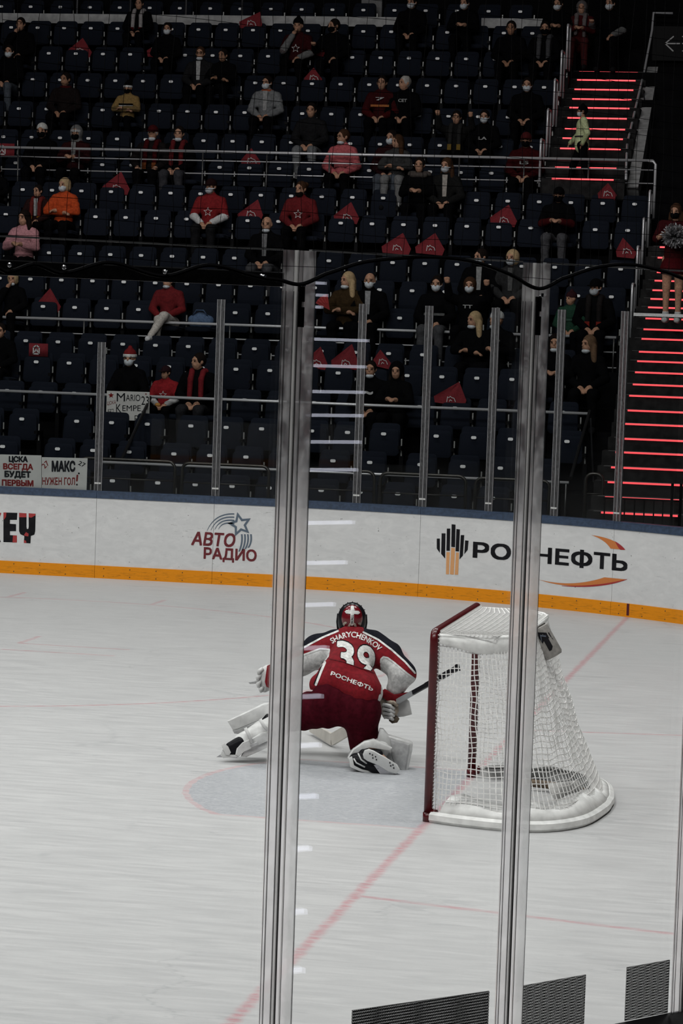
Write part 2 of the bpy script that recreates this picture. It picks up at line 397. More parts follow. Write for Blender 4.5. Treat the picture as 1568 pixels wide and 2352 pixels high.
def board_print(name, VF, mat, lift=.003):
    V, F = VF; return child(obj(name, mesh(name, [bp(u, -lift, v) for u, v in V], [f for f in F]), mat), wall_far)
INK = plain('print_black', (.012,.012,.014), .5, grain=.3, gscale=8); PRED = plain('print_red', (.14,.008,.014), .5, grain=.2, gscale=10)
PBLUE = plain('print_slate', (.10,.135,.18), .5); PORANGE = plain('print_orange', (.62,.20,.05), .5); PLIGHTOR = plain('print_peach', (.72,.36,.15), .5); PDKRED = plain('print_deep_red', (.38,.03,.03), .5)
def S(px, py): return far_hit(px, py)
# oil-company sign
def bpoly(name, pts, mat, lift=.003): return board_print(name, poly2d([S(*p) for p in pts]), mat, lift)
dk = [[(1003,1237),(1010,1237),(1010,1270),(1003,1260)],[(1014,1225),(1023,1225),(1022,1283),(1013,1272)],[(1026,1214),(1034,1214),(1033,1265),(1025,1265)],[(1037,1204),(1046,1205),(1045,1257),(1036,1256)],[(1048,1215),(1056,1216),(1054,1267),(1046,1266)],[(1058,1229),(1066,1229),(1063,1276),(1055,1285)],[(1068,1241),(1076,1242),(1074,1263),(1066,1273)]]
for q in dk: bpoly('emblem_bar', q[::-1], INK)
for q in [[(1025,1268),(1033,1268),(1031,1319),(1024,1319)],[(1036,1258),(1045,1259),(1042,1320),(1033,1319)],[(1047,1269),(1054,1269),(1052,1320),(1044,1320)]]: bpoly('emblem_bar', q[::-1], PLIGHTOR)
(sa, za), (sb, zb), (sc_, zc) = S(1085,1283), S(1440,1315), S(1087,1243)
board_print('lettering', fit2d(text2d('РОСНЕФТЬ', .042), sa, (za+zb)/2, sb, (za+zb)/2+(zc-za)*1.02), INK)
def arc_pts(f0, f1, n=14): return [f0(k/n) for k in range(n+1)] + [f1(k/n) for k in range(n, -1, -1)]
bez = lambda a, b, c: (lambda u: ((1-u)**2*a[0]+2*u*(1-u)*b[0]+u*u*c[0], (1-u)**2*a[1]+2*u*(1-u)*b[1]+u*u*c[1]))
def swoosh(a, b, c, a2, b2, c2, mat, lift=.003):
    P = arc_pts(bez(a,b,c), bez(a2,b2,c2)); n = len(P)//2; V = [S(*p) for p in P]
    board_print('swoosh', (V, [(k, k+1, 2*n-2-k, 2*n-1-k) for k in range(n-1)]), mat, lift)
swoosh((1229,1329),(1310,1352),(1388,1326),(1229,1328),(1310,1362),(1440,1331), PORANGE)
swoosh((1290,1345),(1370,1348),(1440,1330),(1290,1346),(1380,1354),(1440,1331), PDKRED, .004)
swoosh((1358,1229),(1415,1236),(1436,1263),(1358,1229),(1390,1240),(1402,1260), PORANGE)
swoosh((1412,1243),(1428,1252),(1436,1263),(1420,1258),(1424,1262),(1425,1263), PDKRED, .004)
# radio sign
(sa, za), (sb, zb) = S(439,1253), S(540,1257); zt = S(470,1222)[1]
board_print('lettering', fit2d(text2d('АВТО', .04, .15), sa, (za+zb)/2, sb, zt), PRED)
(sa, za), (sb, zb) = S(467,1290), S(589,1294); zt = S(500,1258)[1]
board_print('lettering', fit2d(text2d('РАДИО', .04), sa, (za+zb)/2, sb, zt), PRED)
c = S(551,1205); st_o = star2d(.16,.078,PI/2+.25); st_i = star2d(.10,.045,PI/2+.25)
V = [(c[0]+x, c[1]+y) for x, y in st_o+st_i]; board_print('star_outline', (V, [(k,(k+1)%10,10+(k+1)%10,10+k) for k in range(10)]), PBLUE)
for j, k in enumerate((0, 1, 2, 3)):
    o = k*5.5; swoosh((475+o*1.6,1219-o*.2),(492+o,1177+o*1.1),(538,1179+o*1.35),(476+o*1.6,1219-o*.2),(494+o,1180+o*1.1),(538,1182+o*1.4), PBLUE)
for k in range(4):
    o = k*7; swoosh((574-o,1227),(577-o,1246),(568-o,1258+k*3),(578-o,1227),(581-o,1246),(572-o,1258+k*3), PBLUE)
# sponsor letters cut by the left edge of the view
def lt_blk(pts, mat, lift=.003): bpoly('letter_block', pts[::-1], mat, lift)
lt_blk([(8,1177),(40,1178),(39,1194),(23,1194),(23,1203),(37,1204),(37,1220),(23,1220),(23,1229),(39,1230),(39,1246),(8,1245)], INK)
lt_blk([(44,1178),(61,1179),(61,1210),(62,1215),(65,1215),(66,1210),(66,1179),(82,1180),(81,1220),(79,1228),(71,1231),(70,1248),(55,1247),(56,1231),(47,1227),(44,1220)], INK)
lt_blk([(44,1178),(61,1179),(61,1188),(44,1188)], PDKRED, .004); lt_blk([(66,1179),(82,1180),(81,1184),(72,1189),(66,1188)], PDKRED, .004)
lt_blk([(8,1177),(15,1177),(14,1187),(9,1194)], PDKRED, .004); lt_blk([(30,1230),(39,1230),(39,1246),(29,1246)], PDKRED, .004)
lt_blk([(55,1229),(60,1222),(66,1226),(65,1232),(58,1231)], PDKRED, .004); lt_blk([(55,1240),(60,1242),(61,1247),(55,1247)], PDKRED, .004)
lt_blk([(-30,1177),(-12,1177),(-14,1205),(2,1178),(3,1179),(-9,1210),(2,1245),(-14,1245),(-20,1222),(-30,1245)], INK)
lt_blk([(-6,1190),(0,1178),(3,1178),(-4,1200)], PDKRED, .004)

# ---- far glass
M_GLASSF = glass_mat('far_glass', (.93,.94,.94), .22); M_GLASSN = glass_mat('near_glass', (.955,.965,.96), .9)
def acrylic(name, dens, lo, hi, scl, rough=.28):
    """cloudy plastic: blurs what lies behind it, scatters a little light of its own"""
    t = NT(name); P = t.objco(); nz = t.noise(t.scale(P, (1,1,.55)), scl, 3, .65); k = t.step(nz, .3, .7); cc = t.mix(k, lo, hi)
    rf = t.n('ShaderNodeBsdfRefraction'); rf.inputs['Roughness'].default_value = rough; rf.inputs['IOR'].default_value = 1.2; rf.inputs[0].default_value = (1,1,1,1)
    t.set(Base_Color=cc, Roughness=.4); tl = t.n('ShaderNodeBsdfTranslucent'); t.put(tl.inputs[0], cc); m3 = t.n('ShaderNodeMixShader'); m3.inputs[0].default_value = .6; t.put(m3.inputs[1], t.b.outputs[0]); t.put(m3.inputs[2], tl.outputs[0])
    mxs = t.n('ShaderNodeMixShader'); t.put(mxs.inputs[0], t.op('ADD', dens-.1, t.op('MULTIPLY', k, .2))); tr = t.n('ShaderNodeBsdfTransparent'); m4 = t.n('ShaderNodeMixShader'); m4.inputs[0].default_value = .38; t.put(m4.inputs[1], rf.outputs[0]); t.put(m4.inputs[2], tr.outputs[0]); t.put(mxs.inputs[1], m4.outputs[0]); t.put(mxs.inputs[2], m3.outputs[0]); t.put(t.out.inputs[0], mxs.outputs[0]); return t.m
M_ACF = acrylic('acrylic_far', .6, (.10,.10,.105), (.34,.34,.35), 60); M_ACN = acrylic('acrylic_near', .17, (.42,.42,.43), (.97,.97,.97), 26)
M_ACS = acrylic('acrylic_spine', .45, (.85,.85,.83), (.92,.92,.9), 9); M_ACC = acrylic('acrylic_channel', .15, (.6,.6,.6), (.8,.8,.8), 9)
M_ALU = plain('aluminium', (.55,.55,.55), .35, .8); M_ALUW = plain('aluminium_pale', (.72,.72,.70), .4, .3)
posts = [5.66, 7.18, 8.70, 9.62, 10.5, 11.355, 12.23, 13.12, 14.0, 14.88, 15.75]
names = ['hidden beyond the left edge', 'right of the paper banners at the far left', 'left of the radio logo star', 'mostly behind the wide near post', 'above the goalkeeper', 'left of the black bar emblem', 'above the goal', 'just right of the second near post', 'in front of the red lit steps', 'at the foot of the red lit steps', 'beyond the right edge']
def tall(s): return 2.96 if s < 8.0 else 3.54
for i, s in enumerate(posts):
    a = bp(s, .05); d = (bp(s+.01, .05)-bp(s-.01, .05)).normalized(); rz = math.atan2(d.y, d.x)
    if s > 14.5: continue
    r = tag(empty('glass_post', (a.x, a.y, 1.097), rz), 'clear far glass post ' + names[i], 'post', 'far glass posts')
    H = tall(s)-1.097
    m = MB(); m.box((-.048,-.014,0),(-.006,.014,H)); m.box((.006,-.014,0),(.048,.014,H)); m.build('cover_strip', M_ACF, r)
    m = MB(); m.box((-.006,-.006,0),(.006,.006,H)); m.build('spine', plain('spine_far', (.10,.10,.105), .5), r)
    m = MB(); m.box((-.05,-.016,0),(-.046,-.01,H)); m.box((.046,-.016,0),(.05,-.01,H)); m.box((-.0035,-.017,0),(.0035,-.0145,H)); m.build('edge_line', plain('edge_grey', (.33,.33,.34), .4), r)
    m = MB()
    for x in (-.036,-.02,-.004,.014,.03): m.box((x-.006,-.02,.085),(x+.008,-.014,.105))
    m.build('foot_clip', M_ALUW, r)
wn = 0
for i, (s0, s1) in enumerate(zip(posts[:-1], posts[1:])):
    wn += 1; a = bp(s0, .05); b = bp(s1, .05); e = (b-a).normalized()*.055; a = a+e; b = b-e; nrm = Vector((-(b-a).y, (b-a).x, 0)).normalized()*.006; H = tall((s0+s1)/2)
    z0, z1 = Vector((0,0,1.1)), Vector((0,0,H)); m = MB()
    m.add([a-nrm+z0, b-nrm+z0, b+nrm+z0, a+nrm+z0, a-nrm+z1, b-nrm+z1, b+nrm+z1, a+nrm+z1], [(0,3,2,1),(4,5,6,7),(0,1,5,4),(1,2,6,5),(2,3,7,6),(3,0,4,7)])
    tag(m.build('window_%d' % wn, M_GLASSF), 'clear pane of the far rink glass', kind='structure')

# ---- near glass: posts, panes, film strips, black sill
NA = [math.radians(a) for a in (-55.4, -46.3, -41.33, -36.85, -32.4)]; NTOP = 3.402
npn = [None, 'wide clear plastic glass post in the foreground left of the goal', 'clear plastic glass post in the foreground crossing the goal net', 'dark edged glass post at the lower right edge', None]
M_NET = plain('net_black', (.004,.004,.005), .8)
for i in (1, 2, 3):
    a = NA[i]; c = nc(a, 1.12); r = tag(empty('glass_post', c, a+PI/2), npn[i], 'post', 'near glass posts'); H = NTOP-1.12
    # local x runs along the glass to the right, local -y faces the spectators
    m = MB(); m.box((-.046,-.016,0),(-.0375,-.011,H)); m.box((-.0365,-.016,0),(-.0155,-.011,H)); m.box((.0125,-.016,0),(.046,-.011,H)); m.build('cover_strip', M_ACN, r)
    m = MB(); m.box((-.0145,-.018,0),(-.005,-.012,H)); m.build('spine', M_ACS, r)
    m = MB(); m.box((-.004,-.014,0),(.0112,-.010,H)); m.build('channel', M_ACC, r)
    m = MB()
    for x, w_ in ((-.0465,.0012),(-.0375,.0010),(-.0155,.0012),(-.0045,.0011),(.0115,.0013),(.0462,.0010)): m.box((x-w_/2,-.0175 if abs(x+.0045) > .001 else -.0215,0),(x+w_/2,-.0165 if abs(x+.0045) > .001 else -.012,H-.1))
    m.build('gasket', plain('gasket_dark', (.06,.06,.062), .6), r)
    m = MB()
    m.box((-.0035,-.0235,H-.187),(.0045,-.013,H-.087)); m.box((.0065,-.0235,H-.187),(.0125,-.013,H-.138)); m.box((.0065,-.0235,H-.125),(.0125,-.013,H-.087)); m.build('slot', M_BLACK, r)
    m = MB(); m.tube([(.0045,-.026,H-.085),(.0045,-.034,H-.085),(.0045,-.034,H-.078)], .004, 6); m.build('net_hook', M_CHROME, r)
for i in range(4):
    wn += 1; a = nc(NA[i], 0); b = nc(NA[i+1], 0); e = (b-a).normalized()*.04; a = a+e; b = b-e; nrm = Vector(((b-a).y, -(b-a).x, 0)).normalized()*.006
    z0, z1 = Vector((0,0,1.12)), Vector((0,0,NTOP if i else 3.40)); m = MB()
    m.add([a+nrm+z0, b+nrm+z0, b-nrm+z0, a-nrm+z0, a+nrm+z1, b+nrm+z1, b-nrm+z1, a-nrm+z1], [(0,3,2,1),(4,5,6,7),(0,1,5,4),(1,2,6,5),(2,3,7,6),(3,0,4,7)])
    o = tag(m.build('window_%d' % wn, M_GLASSN), 'clear pane of the near rink glass', kind='structure')
    m = MB(); m.add([a+nrm*1.1+z1, b+nrm*1.1+z1, b-nrm*1.1+z1, a-nrm*1.1+z1]+[v+Vector((0,0,.004)) for v in (a+nrm*1.1+z1, b+nrm*1.1+z1, b-nrm*1.1+z1, a-nrm*1.1+z1)], [(0,3,2,1),(4,5,6,7),(0,1,5,4),(1,2,6,5),(2,3,7,6),(3,0,4,7)])
    m.build('polished_edge', plain('glass_edge', (.35,.36,.36), .3), o)
    if i == 0:      # dark channel near the top with hook bolts
        m = MB(); lo = Vector((0,0,3.312)); hi = Vector((0,0,3.345)); n2 = nrm*2.2
        m.add([a+n2+lo, b+n2+lo, b-n2+lo, a-n2+lo, a+n2+hi, b+n2+hi, b-n2+hi, a-n2+hi], [(0,3,2,1),(4,5,6,7),(0,1,5,4),(1,2,6,5),(2,3,7,6),(3,0,4,7)])
        m.build('top_channel', plain('channel_black', (.016,.016,.017), .5, grain=.3), o)
        m = MB(); hi2 = Vector((0,0,3.3475)); m.add([a+n2+hi, b+n2+hi, b-n2+hi, a-n2+hi, a+n2+hi2, b+n2+hi2, b-n2+hi2, a-n2+hi2], [(0,3,2,1),(4,5,6,7),(0,1,5,4),(1,2,6,5),(2,3,7,6),(3,0,4,7)])
        m.build('channel_lip', M_ALU, o)
        for px in (18, 143, 374, 595):
            an, zz = near_ang(px, 612+px*.03, 8.565); q = nc(an, 3.335, 8.575); m = MB(); m.ball(q, .0055, 8, 6); m.tube([q, q+(nc(an,0,8.7)-nc(an,0,8.55)).normalized()*.02], .004, 6); m.build('hook_bolt', M_CHROME, o)
t = NT('film_dark'); P = t.objco(); ck = t.n('ShaderNodeTexChecker'); t.put(ck.inputs['Vector'], t.scale(P, (1,1,1))); ck.inputs['Scale'].default_value = 260; ck.inputs[1].default_value = (.04,.04,.04,1); ck.inputs[2].default_value = (.075,.075,.073,1)
sm = t.noise(P, 14, 4, .6); t.set(Base_Color=t.mix(t.op('MULTIPLY', t.step(sm, .6, .72), .7), ck.outputs[0], (.012,.012,.012)), Roughness=.5); tr = t.n('ShaderNodeBsdfTransparent'); mxs = t.n('ShaderNodeMixShader'); t.put(mxs.inputs[0], t.op('SUBTRACT', 1., t.op('MULTIPLY', ck.outputs[1], .62))); mxs.inputs[0].default_value = .7; t.put(mxs.inputs[1], tr.outputs[0]); t.put(mxs.inputs[2], t.b.outputs[0]); t.put(t.out.inputs[0], mxs.outputs[0]); M_FILM = t.m
def film(a0, a1, name='film_strip'):
    m = MB(); pa, pb = None, None
    i = 1 if a1 <= NA[2]+.01 else (2 if a1 <= NA[3]+.01 else 3); A, B = nc(NA[i], 0), nc(NA[i+1], 0); nrm = Vector(((B-A).y, -(B-A).x, 0)).normalized()
    def onp(an):
        k = (an-NA[i])/(NA[i+1]-NA[i]); return A.lerp(B, k)
    a, b = onp(a0)+nrm*.008, onp(a1)+nrm*.008; q = nrm*.002; z0, z1 = Vector((0,0,1.337)), Vector((0,0,1.487))
    m.add([a+q+z0, b+q+z0, b-q+z0, a-q+z0, a+q+z1, b+q+z1, b-q+z1, a-q+z1], [(0,3,2,1),(4,5,6,7),(0,1,5,4),(1,2,6,5),(2,3,7,6),(3,0,4,7)]); return m.build(name, M_FILM)
R_ = math.radians
for (a0, a1, lb) in ((-44.7,-41.75,'dark mesh film strip on the near glass left of the second post'),(-40.95,-39.4,'dark mesh film strip on the near glass right of the second post'),(-38.33,-37.2,'dark mesh film strip beside the bottom right edge post')):
    tag(film(R_(a0), R_(a1)), lb, 'film strip', 'dark film strips on the near glass')
child(ribbon(L3+1.5, L4+1, 1.09, 1.335, .055, .16, 60).build('sill_cover', M_BLACK), wall_near)

# ---- protective netting hung above the near glass
hem = [(-12,612),(18,624),(80,607),(143,627),(250,603),(374,634),(480,609),(595,636),(640,643),(690,653),(745,630),(830,603),(930,592),(1010,591),(1090,602),(1170,630),(1237,663),(1290,640),(1370,614),(1450,608),(1530,625),(1580,643)]
hp = []
for px, py in hem:
    an, zz = near_ang(px, py, 8.585); hp.append((an, zz))
hpA = np.array([h[0] for h in hp]); hpZ = np.array([h[1] for h in hp])
root = tag(empty('safety_netting', nc(NA[1], 3.35, 8.585)), 'black square mesh safety netting above the near rink glass', 'netting')
m = MB()
da = .044/8.585; angs = np.arange(hpA[0], hpA[-1], da)
for an in angs:
    z0 = float(np.interp(an, hpA, hpZ)); pts = [nc(an+.0012*math.sin(z*9+an*300), z, 8.585+.01*math.sin(an*40)) for z in np.linspace(z0, 4.12, 6)]; m.tube(pts, .00075, 3, cap=False)
for z in np.arange(3.36, 4.12, .044):
    seg = []
    for an in np.linspace(hpA[0], hpA[-1], 130):
        if float(np.interp(an, hpA, hpZ)) < z: seg.append(nc(an, z+.003*math.sin(an*90+z*7), 8.585+.01*math.sin(an*40)))
        elif len(seg) > 1: m.tube(seg, .00075, 3, cap=False); seg = []
        else: seg = []
    if len(seg) > 1: m.tube(seg, .00075, 3, cap=False)
o = m.build('mesh_strands', M_NET, None); child(o, root)['kind'] = 'stuff'
m = MB(); sm_a = np.linspace(hpA[0], hpA[-1], 160)
def hemz(a):
    i = int(np.clip(np.searchsorted(hpA, a)-1, 0, len(hpA)-2)); u = (a-hpA[i])/(hpA[i+1]-hpA[i]); z_ = [hpZ[max(0,i-1)], hpZ[i], hpZ[i+1], hpZ[min(len(hpZ)-1,i+2)]]
    return .5*((2*z_[1])+(z_[2]-z_[0])*u+(2*z_[0]-5*z_[1]+4*z_[2]-z_[3])*u*u+(3*z_[1]-z_[0]-3*z_[2]+z_[3])*u**3)
m.tube([nc(a, hemz(a), 8.585) for a in sm_a], .0052, 6); child(m.build('hem_rope', M_NET), root)

# ================================================================ GOAL
t = NT('goal_red'); nz = t.noise(t.objco(), 20, 4); t.set(Base_Color=t.mix(t.step(nz,.3,.7), (.060,.004,.006), (.085,.006,.008)), Roughness=.28); M_GRED = t.m
M_NETW = plain('net_white', (.90,.89,.87), .8, grain=.1, gscale=40); M_PADW = plain('pad_white', (.80,.80,.78), .5, grain=.12, gscale=14, bump=.1)
goal = tag(empty('goal', (0,0,0)), 'red framed ice hockey goal with white net on the goal line', 'goal')
PY = .945; PR = .03
m = MB(); c = .05; path = [(0,-PY,.0),(0,-PY,1.25-c)] + [(0,-PY+c-c*math.cos(a), 1.25-c+c*math.sin(a)) for a in np.linspace(.3, PI/2, 4)] + [(0,PY-c+c*math.sin(a), 1.25-c+c*math.cos(a)) for a in np.linspace(0, PI/2-.3, 4)] + [(0,PY,1.25-c),(0,PY,.0)]
m.tube(path, PR, 16); m.build('front_frame', M_GRED, goal, True)
m = MB(); m.tube([(.02,-PY,.055),(.055,-PY-.01,.05)], .032, 10); m.tube([(.0,-PY,.0),(0,-PY,.06)], .036, 12); m.build('post_foot', M_GRED, goal, True)
m = MB(); m.tube([(.02,PY,.055),(.055,PY+.01,.05)], .032, 10); m.tube([(.0,PY,.0),(0,PY,.06)], .036, 12); m.build('post_foot', M_GRED, goal, True)
# curves of the net: bottom along the base frame, top along the shelf
def base_c(s):      # s 0..1 from near post round the back to far post
    k = [(0.03,-.95),(.25,-1.03),(.56,-1.08),(.80,-1.0),(.98,-.72),(1.06,-.25),(1.07,0),(1.06,.25),(.98,.72),(.80,1.0),(.56,1.08),(.25,1.03),(.03,.95)]
    n = len(k)-1; f = min(n-1e-6, max(0, s*n)); i = int(f); u = f-i
    p0 = k[max(0,i-1)]; p1 = k[i]; p2 = k[i+1]; p3 = k[min(n,i+2)]
    cr = lambda a,b,c_,d: .5*((2*b)+(c_-a)*u+(2*a-5*b+4*c_-d)*u*u+(3*b-a-3*c_+d)*u**3)
    return Vector((cr(p0[0],p1[0],p2[0],p3[0]), cr(p0[1],p1[1],p2[1],p3[1]), 0))
def top_c(s):
    k = [(.03,-.93),(.2,-.91),(.38,-.88),(.5,-.80),(.545,-.62),(.555,-.3),(.555,0),(.555,.3),(.545,.62),(.5,.80),(.38,.88),(.2,.91),(.03,.93)]
    n = len(k)-1; f = min(n-1e-6, max(0, s*n)); i = int(f); u = f-i
    p1 = k[i]; p2 = k[i+1]; return Vector((p1[0]+(p2[0]-p1[0])*u, p1[1]+(p2[1]-p1[1])*u, 1.235))
m = MB(); N = 60
prof = [(-.02,.0),(.035,.0),(.05,.02),(.047,.055),(.02,.072),(-.02,.064)]
V = []; F = []
for i in range(N+1):
    s = i/N; p = base_c(s); d = (base_c(min(1,s+.01))-base_c(max(0,s-.01))).normalized(); o = Vector((d.y,-d.x,0))
    V += [p+o*a+Vector((0,0,z)) for a, z in prof]
q = len(prof)
for i in range(N):
    for k in range(q): F.append((i*q+k, i*q+(k+1)%q, (i+1)*q+(k+1)%q, (i+1)*q+k))
F += [tuple(range(q-1,-1,-1)), tuple(N*q+k for k in range(q))]
m.add(V, F); m.build('base_pad', M_PADW, goal, 'auto')
# white skirt leaning inward from the base pad
m = MB(); V = []; F = []; N = 72
for i in range(N+1):
    s = .03+.94*i/N; p = base_c(s); d = (base_c(min(1,s+.01))-base_c(max(0,s-.01))).normalized(); o = Vector((d.y,-d.x,0)); wv = .035*math.sin(i*.9)*(.4+.6*((i*7)%5)/4)
    h = (.10+.02*math.sin(i*.55))*(1 if s < .5 else .35)
    V += [p+o*.02+Vector((0,0,.068)), p-o*(.03+wv*.4)+Vector((0,0,.068+h*.55)), p-o*(.115+wv)+Vector((0,0,.068+h)), p-o*(.11+wv)+Vector((0,0,.064+h)), p-o*(.036+wv*.4)+Vector((0,0,.058+h*.5)), p+o*.005+Vector((0,0,.058))]
for i in range(N):
    for k in range(6): F.append((i*6+k, i*6+(k+1)%6, i*6+6+(k+1)%6, i*6+6+k))
m.add(V, F); m.build('base_skirt', M_PADW, goal, True)
# shelf tube, its padding and the centre brace
m = MB(); m.tube([top_c(s)+Vector((0,0,-.005)) for s in np.linspace(0,1,40)], .016, 8); m.build('shelf_frame', M_PADW, goal, True)
m = MB(); V = []; F = []
for i in range(41):
    s = i/40; p = top_c(s); d = (top_c(min(1,s+.02))-top_c(max(0,s-.02))).normalized(); o = Vector((d.y,-d.x,0)); hh = .11 if .12 < s < .88 else .05+.06*min(1, min(s, 1-s)/.12)
    V += [p+o*.012, p+o*.02+Vector((0,0,-hh)), p-o*.01+Vector((0,0,-hh-.005)), p-o*.014]
for i in range(40):
    for k in range(4): F.append((i*4+k, i*4+(k+1)%4, i*4+4+(k+1)%4, i*4+4+k))
m.add(V, F); m.build('shelf_pad', M_PADW, goal, True)
m = MB(); m.tube([(.30,.62,.045),(.60,.52,.05),(.95,.30,.05)], .028, 8); m.build('floor_brace', plain('brace_wood', (.13,.09,.055), .6, grain=.4, gscale=9), goal, True)
m = MB()
for (x,y,w_,h_,a) in ((.80,.10,.30,.14,.9),):
    M = Matrix.Translation((x,y,.09)) @ Matrix.Rotation(a,4,'Z') @ Matrix.Rotation(-.7,4,'X'); m.slab(rrect(w_,h_,.02,2), .012, 0, M)
m.build('inner_flap', plain('flap_grey', (.55,.54,.52), .6, grain=.3, gscale=12), goal, True)
# net strands
m = MB(); nr = .0036
def wall(s, v):     # v 0 top .. 1 bottom
    a = top_c(s); b = base_c(s); b = b + Vector((0,0,.075)); b -= (b-Vector((.5,0,.1))).normalized()*.03; p = a.lerp(b, v)
    sag = math.sin(PI*v)*.05*math.sin(PI*min(1, max(0, s))); cen = Vector((.45, 0, p.z)); dv = (cen-p); dv.z = 0
    if dv.length > .01: p = p + dv.normalized()*sag
    w_ = .008; return p + Vector((math.sin(s*61+v*23), math.sin(s*47-v*31), math.sin(s*83+v*17)))*w_*math.sin(PI*v)
per = 84; down = 32
for i in range(per+1):
    s = i/per; m.tube([wall(s, v) for v in np.linspace(0, 1, 15)], nr, 3, cap=False)
for j in range(1, down+1):
    v = j/down; m.tube([wall(s, v) for s in np.linspace(0, 1, 86)], nr, 3, cap=False)
def roof(u, y):     # u 0 front .. 1 back
    yb = y*.93; xb = .555 - (.0 if abs(yb) < .62 else (abs(yb)-.62)*.55); p = Vector((.02+(xb-.02)*u, yb, 1.245 - .012*math.sin(PI*u)*math.cos(y*PI/2))); return p
for i in range(47): m.tube([roof(u, -1+2*i/46) for u in np.linspace(0,1,7)], nr, 3, cap=False)
for j in range(15): m.tube([roof(j/14, y) for y in np.linspace(-1,1,30)], nr, 3, cap=False)
o = m.build('netting', M_NETW, goal); o['kind'] = 'stuff'
# lacing of the net to posts and crossbar
m = MB()
for sg_ in (-1, 1):
    for k in range(46):
        z = .08+k*.0255; y = sg_*PY; m.tube([(.022,y-sg_*.01,z),(.036,y,z+.006),(.026,y+sg_*.012,z+.013)], .004, 4)
for k in range(70):
    y = -.9+k*.026; m.tube([(.02,y,1.238),(.036,y+.006,1.248),(.024,y+.012,1.262)], .004, 4)
o = m.build('lacing', M_NETW, goal); o['kind'] = 'stuff'

# ---- bottle in a padded holder hanging at the back of the shelf
B0 = on_y(1249, 1476, .0); B0 = Vector((.60, .0, B0.z)); d = sight(1249,1476); B0 = CAM + d*((.66-CAM.x)/d.x) if False else on_y(1253,1475,-.02)
bt = tag(empty('water_bottle_pouch', B0), 'grey padded water bottle pouch with black arrow behind the goal top', 'bottle pouch')
ax = (on_y(1262,1504,-.02)-on_y(1232,1450,-.02)).normalized()    # tilt seen in the photo
M = Matrix.Translation((0,0,0)) @ ax.to_track_quat('Z','Y').to_matrix().to_4x4()
m = MB(); prof = [(.0,-.088),(.048,-.088),(.055,-.083),(.0555,.075),(.048,.088),(.03,.090),(.0,.088)]; bt.scale = (1.28,)*3
V = []; F = []; n = 24
for r_, z_ in prof[1:-1]: V += [M @ Vector((r_*math.cos(2*PI*k/n), r_*math.sin(2*PI*k/n), z_)) for k in range(n)]
q = len(prof)-2
for j in range(q-1):
    for k in range(n): F.append((j*n+k, j*n+(k+1)%n, (j+1)*n+(k+1)%n, (j+1)*n+k))
F += [tuple(range(n-1,-1,-1)), tuple((q-1)*n+k for k in range(n))]
m.add(V, F); bo = m.build('pouch', plain('pouch_grey', (.30,.285,.265), .85, grain=.15, gscale=50, bump=.3), bt, 'auto')
m = MB(); m.tube([M @ Vector((0,0,-.094)), M @ Vector((0,0,-.088))], .047, 20); m.build('rim', plain('rim_dark', (.05,.045,.04), .7), bt)
# arrow mark bent round the pouch
to_cam = (CAM-B0); lc = M.to_3x3().inverted() @ to_cam; phi0 = math.atan2(lc.y, lc.x)
def on_pouch(u, v, r_=.0565): return M @ Vector((r_*math.cos(phi0+u/.0555), r_*math.sin(phi0+u/.0555), v))
sgn = -1 if (M.to_3x3() @ Vector((-math.sin(phi0), math.cos(phi0), 0))).dot(_r) < 0 else 1
def pouch_print(name, polys, mat, r_=.0565):
    V, F = poly2d(*polys); bm = quadgrid(V, F); bmesh.ops.triangulate(bm, faces=bm.faces); bmesh.ops.subdivide_edges(bm, edges=bm.edges, cuts=2)
    for v in bm.verts: v.co = on_pouch(sgn*v.co.x, v.co.y, r_)
    me = bpy.data.meshes.new(name); bm.to_mesh(me); bm.free(); return obj(name, me, mat, bo)
pouch_print('arrow_mark', [[(-.012,-.068),(.028,-.045),(.028,-.012),(.006,-.022)],[(-.012,-.068),(.006,-.022),(-.018,-.002),(-.022,-.04)],[(-.006,-.03),(.022,-.022),(.022,.035),(.008,.05),(-.006,.05)]], INK)
pouch_print('arrow_mark', [[(-.008,-.052),(.018,-.032),(.014,-.026),(-.006,-.040)],[(-.008,-.052),(-.006,-.040),(-.016,-.014),(-.018,-.018)]], plain('mark_slate',(.10,.12,.16),.6), .0572)
pouch_print('side_mark', [[(.036,-.04),(.044,-.04),(.044,-.01),(.040,-.01)],[(.040,-.006),(.046,-.006),(.046,.006)]], INK)
m = MB(); m.tube([M @ Vector((-.02,.0,.02)), Vector((-.09,.02,.03)), Vector((-.12,.0,-.05))], .008, 6); m.build('strap', M_PADW, bt)

# ================================================================ STANDS
ROWY = lambda k: 17.2 + .8*(k-1)
ZP = {1:1.05, 2:1.415, 3:1.783, 4:2.16, 5:2.584, 6:2.887, 7:3.422, 8:3.852, 9:4.296, 10:4.926, 11:5.38, 12:5.87, 13:6.364, 14:6.919, 15:7.506, 16:8.056, 17:8.605, 18:9.083}
TREAD = {k: z-.70 for k, z in ZP.items()}
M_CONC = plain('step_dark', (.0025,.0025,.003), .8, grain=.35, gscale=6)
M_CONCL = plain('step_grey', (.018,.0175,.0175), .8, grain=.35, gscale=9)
M_WALLG = plain('wall_grey', (.36,.36,.36), .8, grain=.2, gscale=7)
stand = tag(empty('floor_stand', (-5,22,0)), 'dark stepped seating tier', kind='structure')
XL, XR = -17., 3.5
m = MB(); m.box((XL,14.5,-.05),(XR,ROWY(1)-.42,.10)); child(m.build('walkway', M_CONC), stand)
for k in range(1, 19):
    m = MB(); m.box((XL, ROWY(k)-.42, -.05), (XR if k < 18 else XR+1, ROWY(k)+.38, TREAD[k])); child(m.build('step', M_CONC), stand)
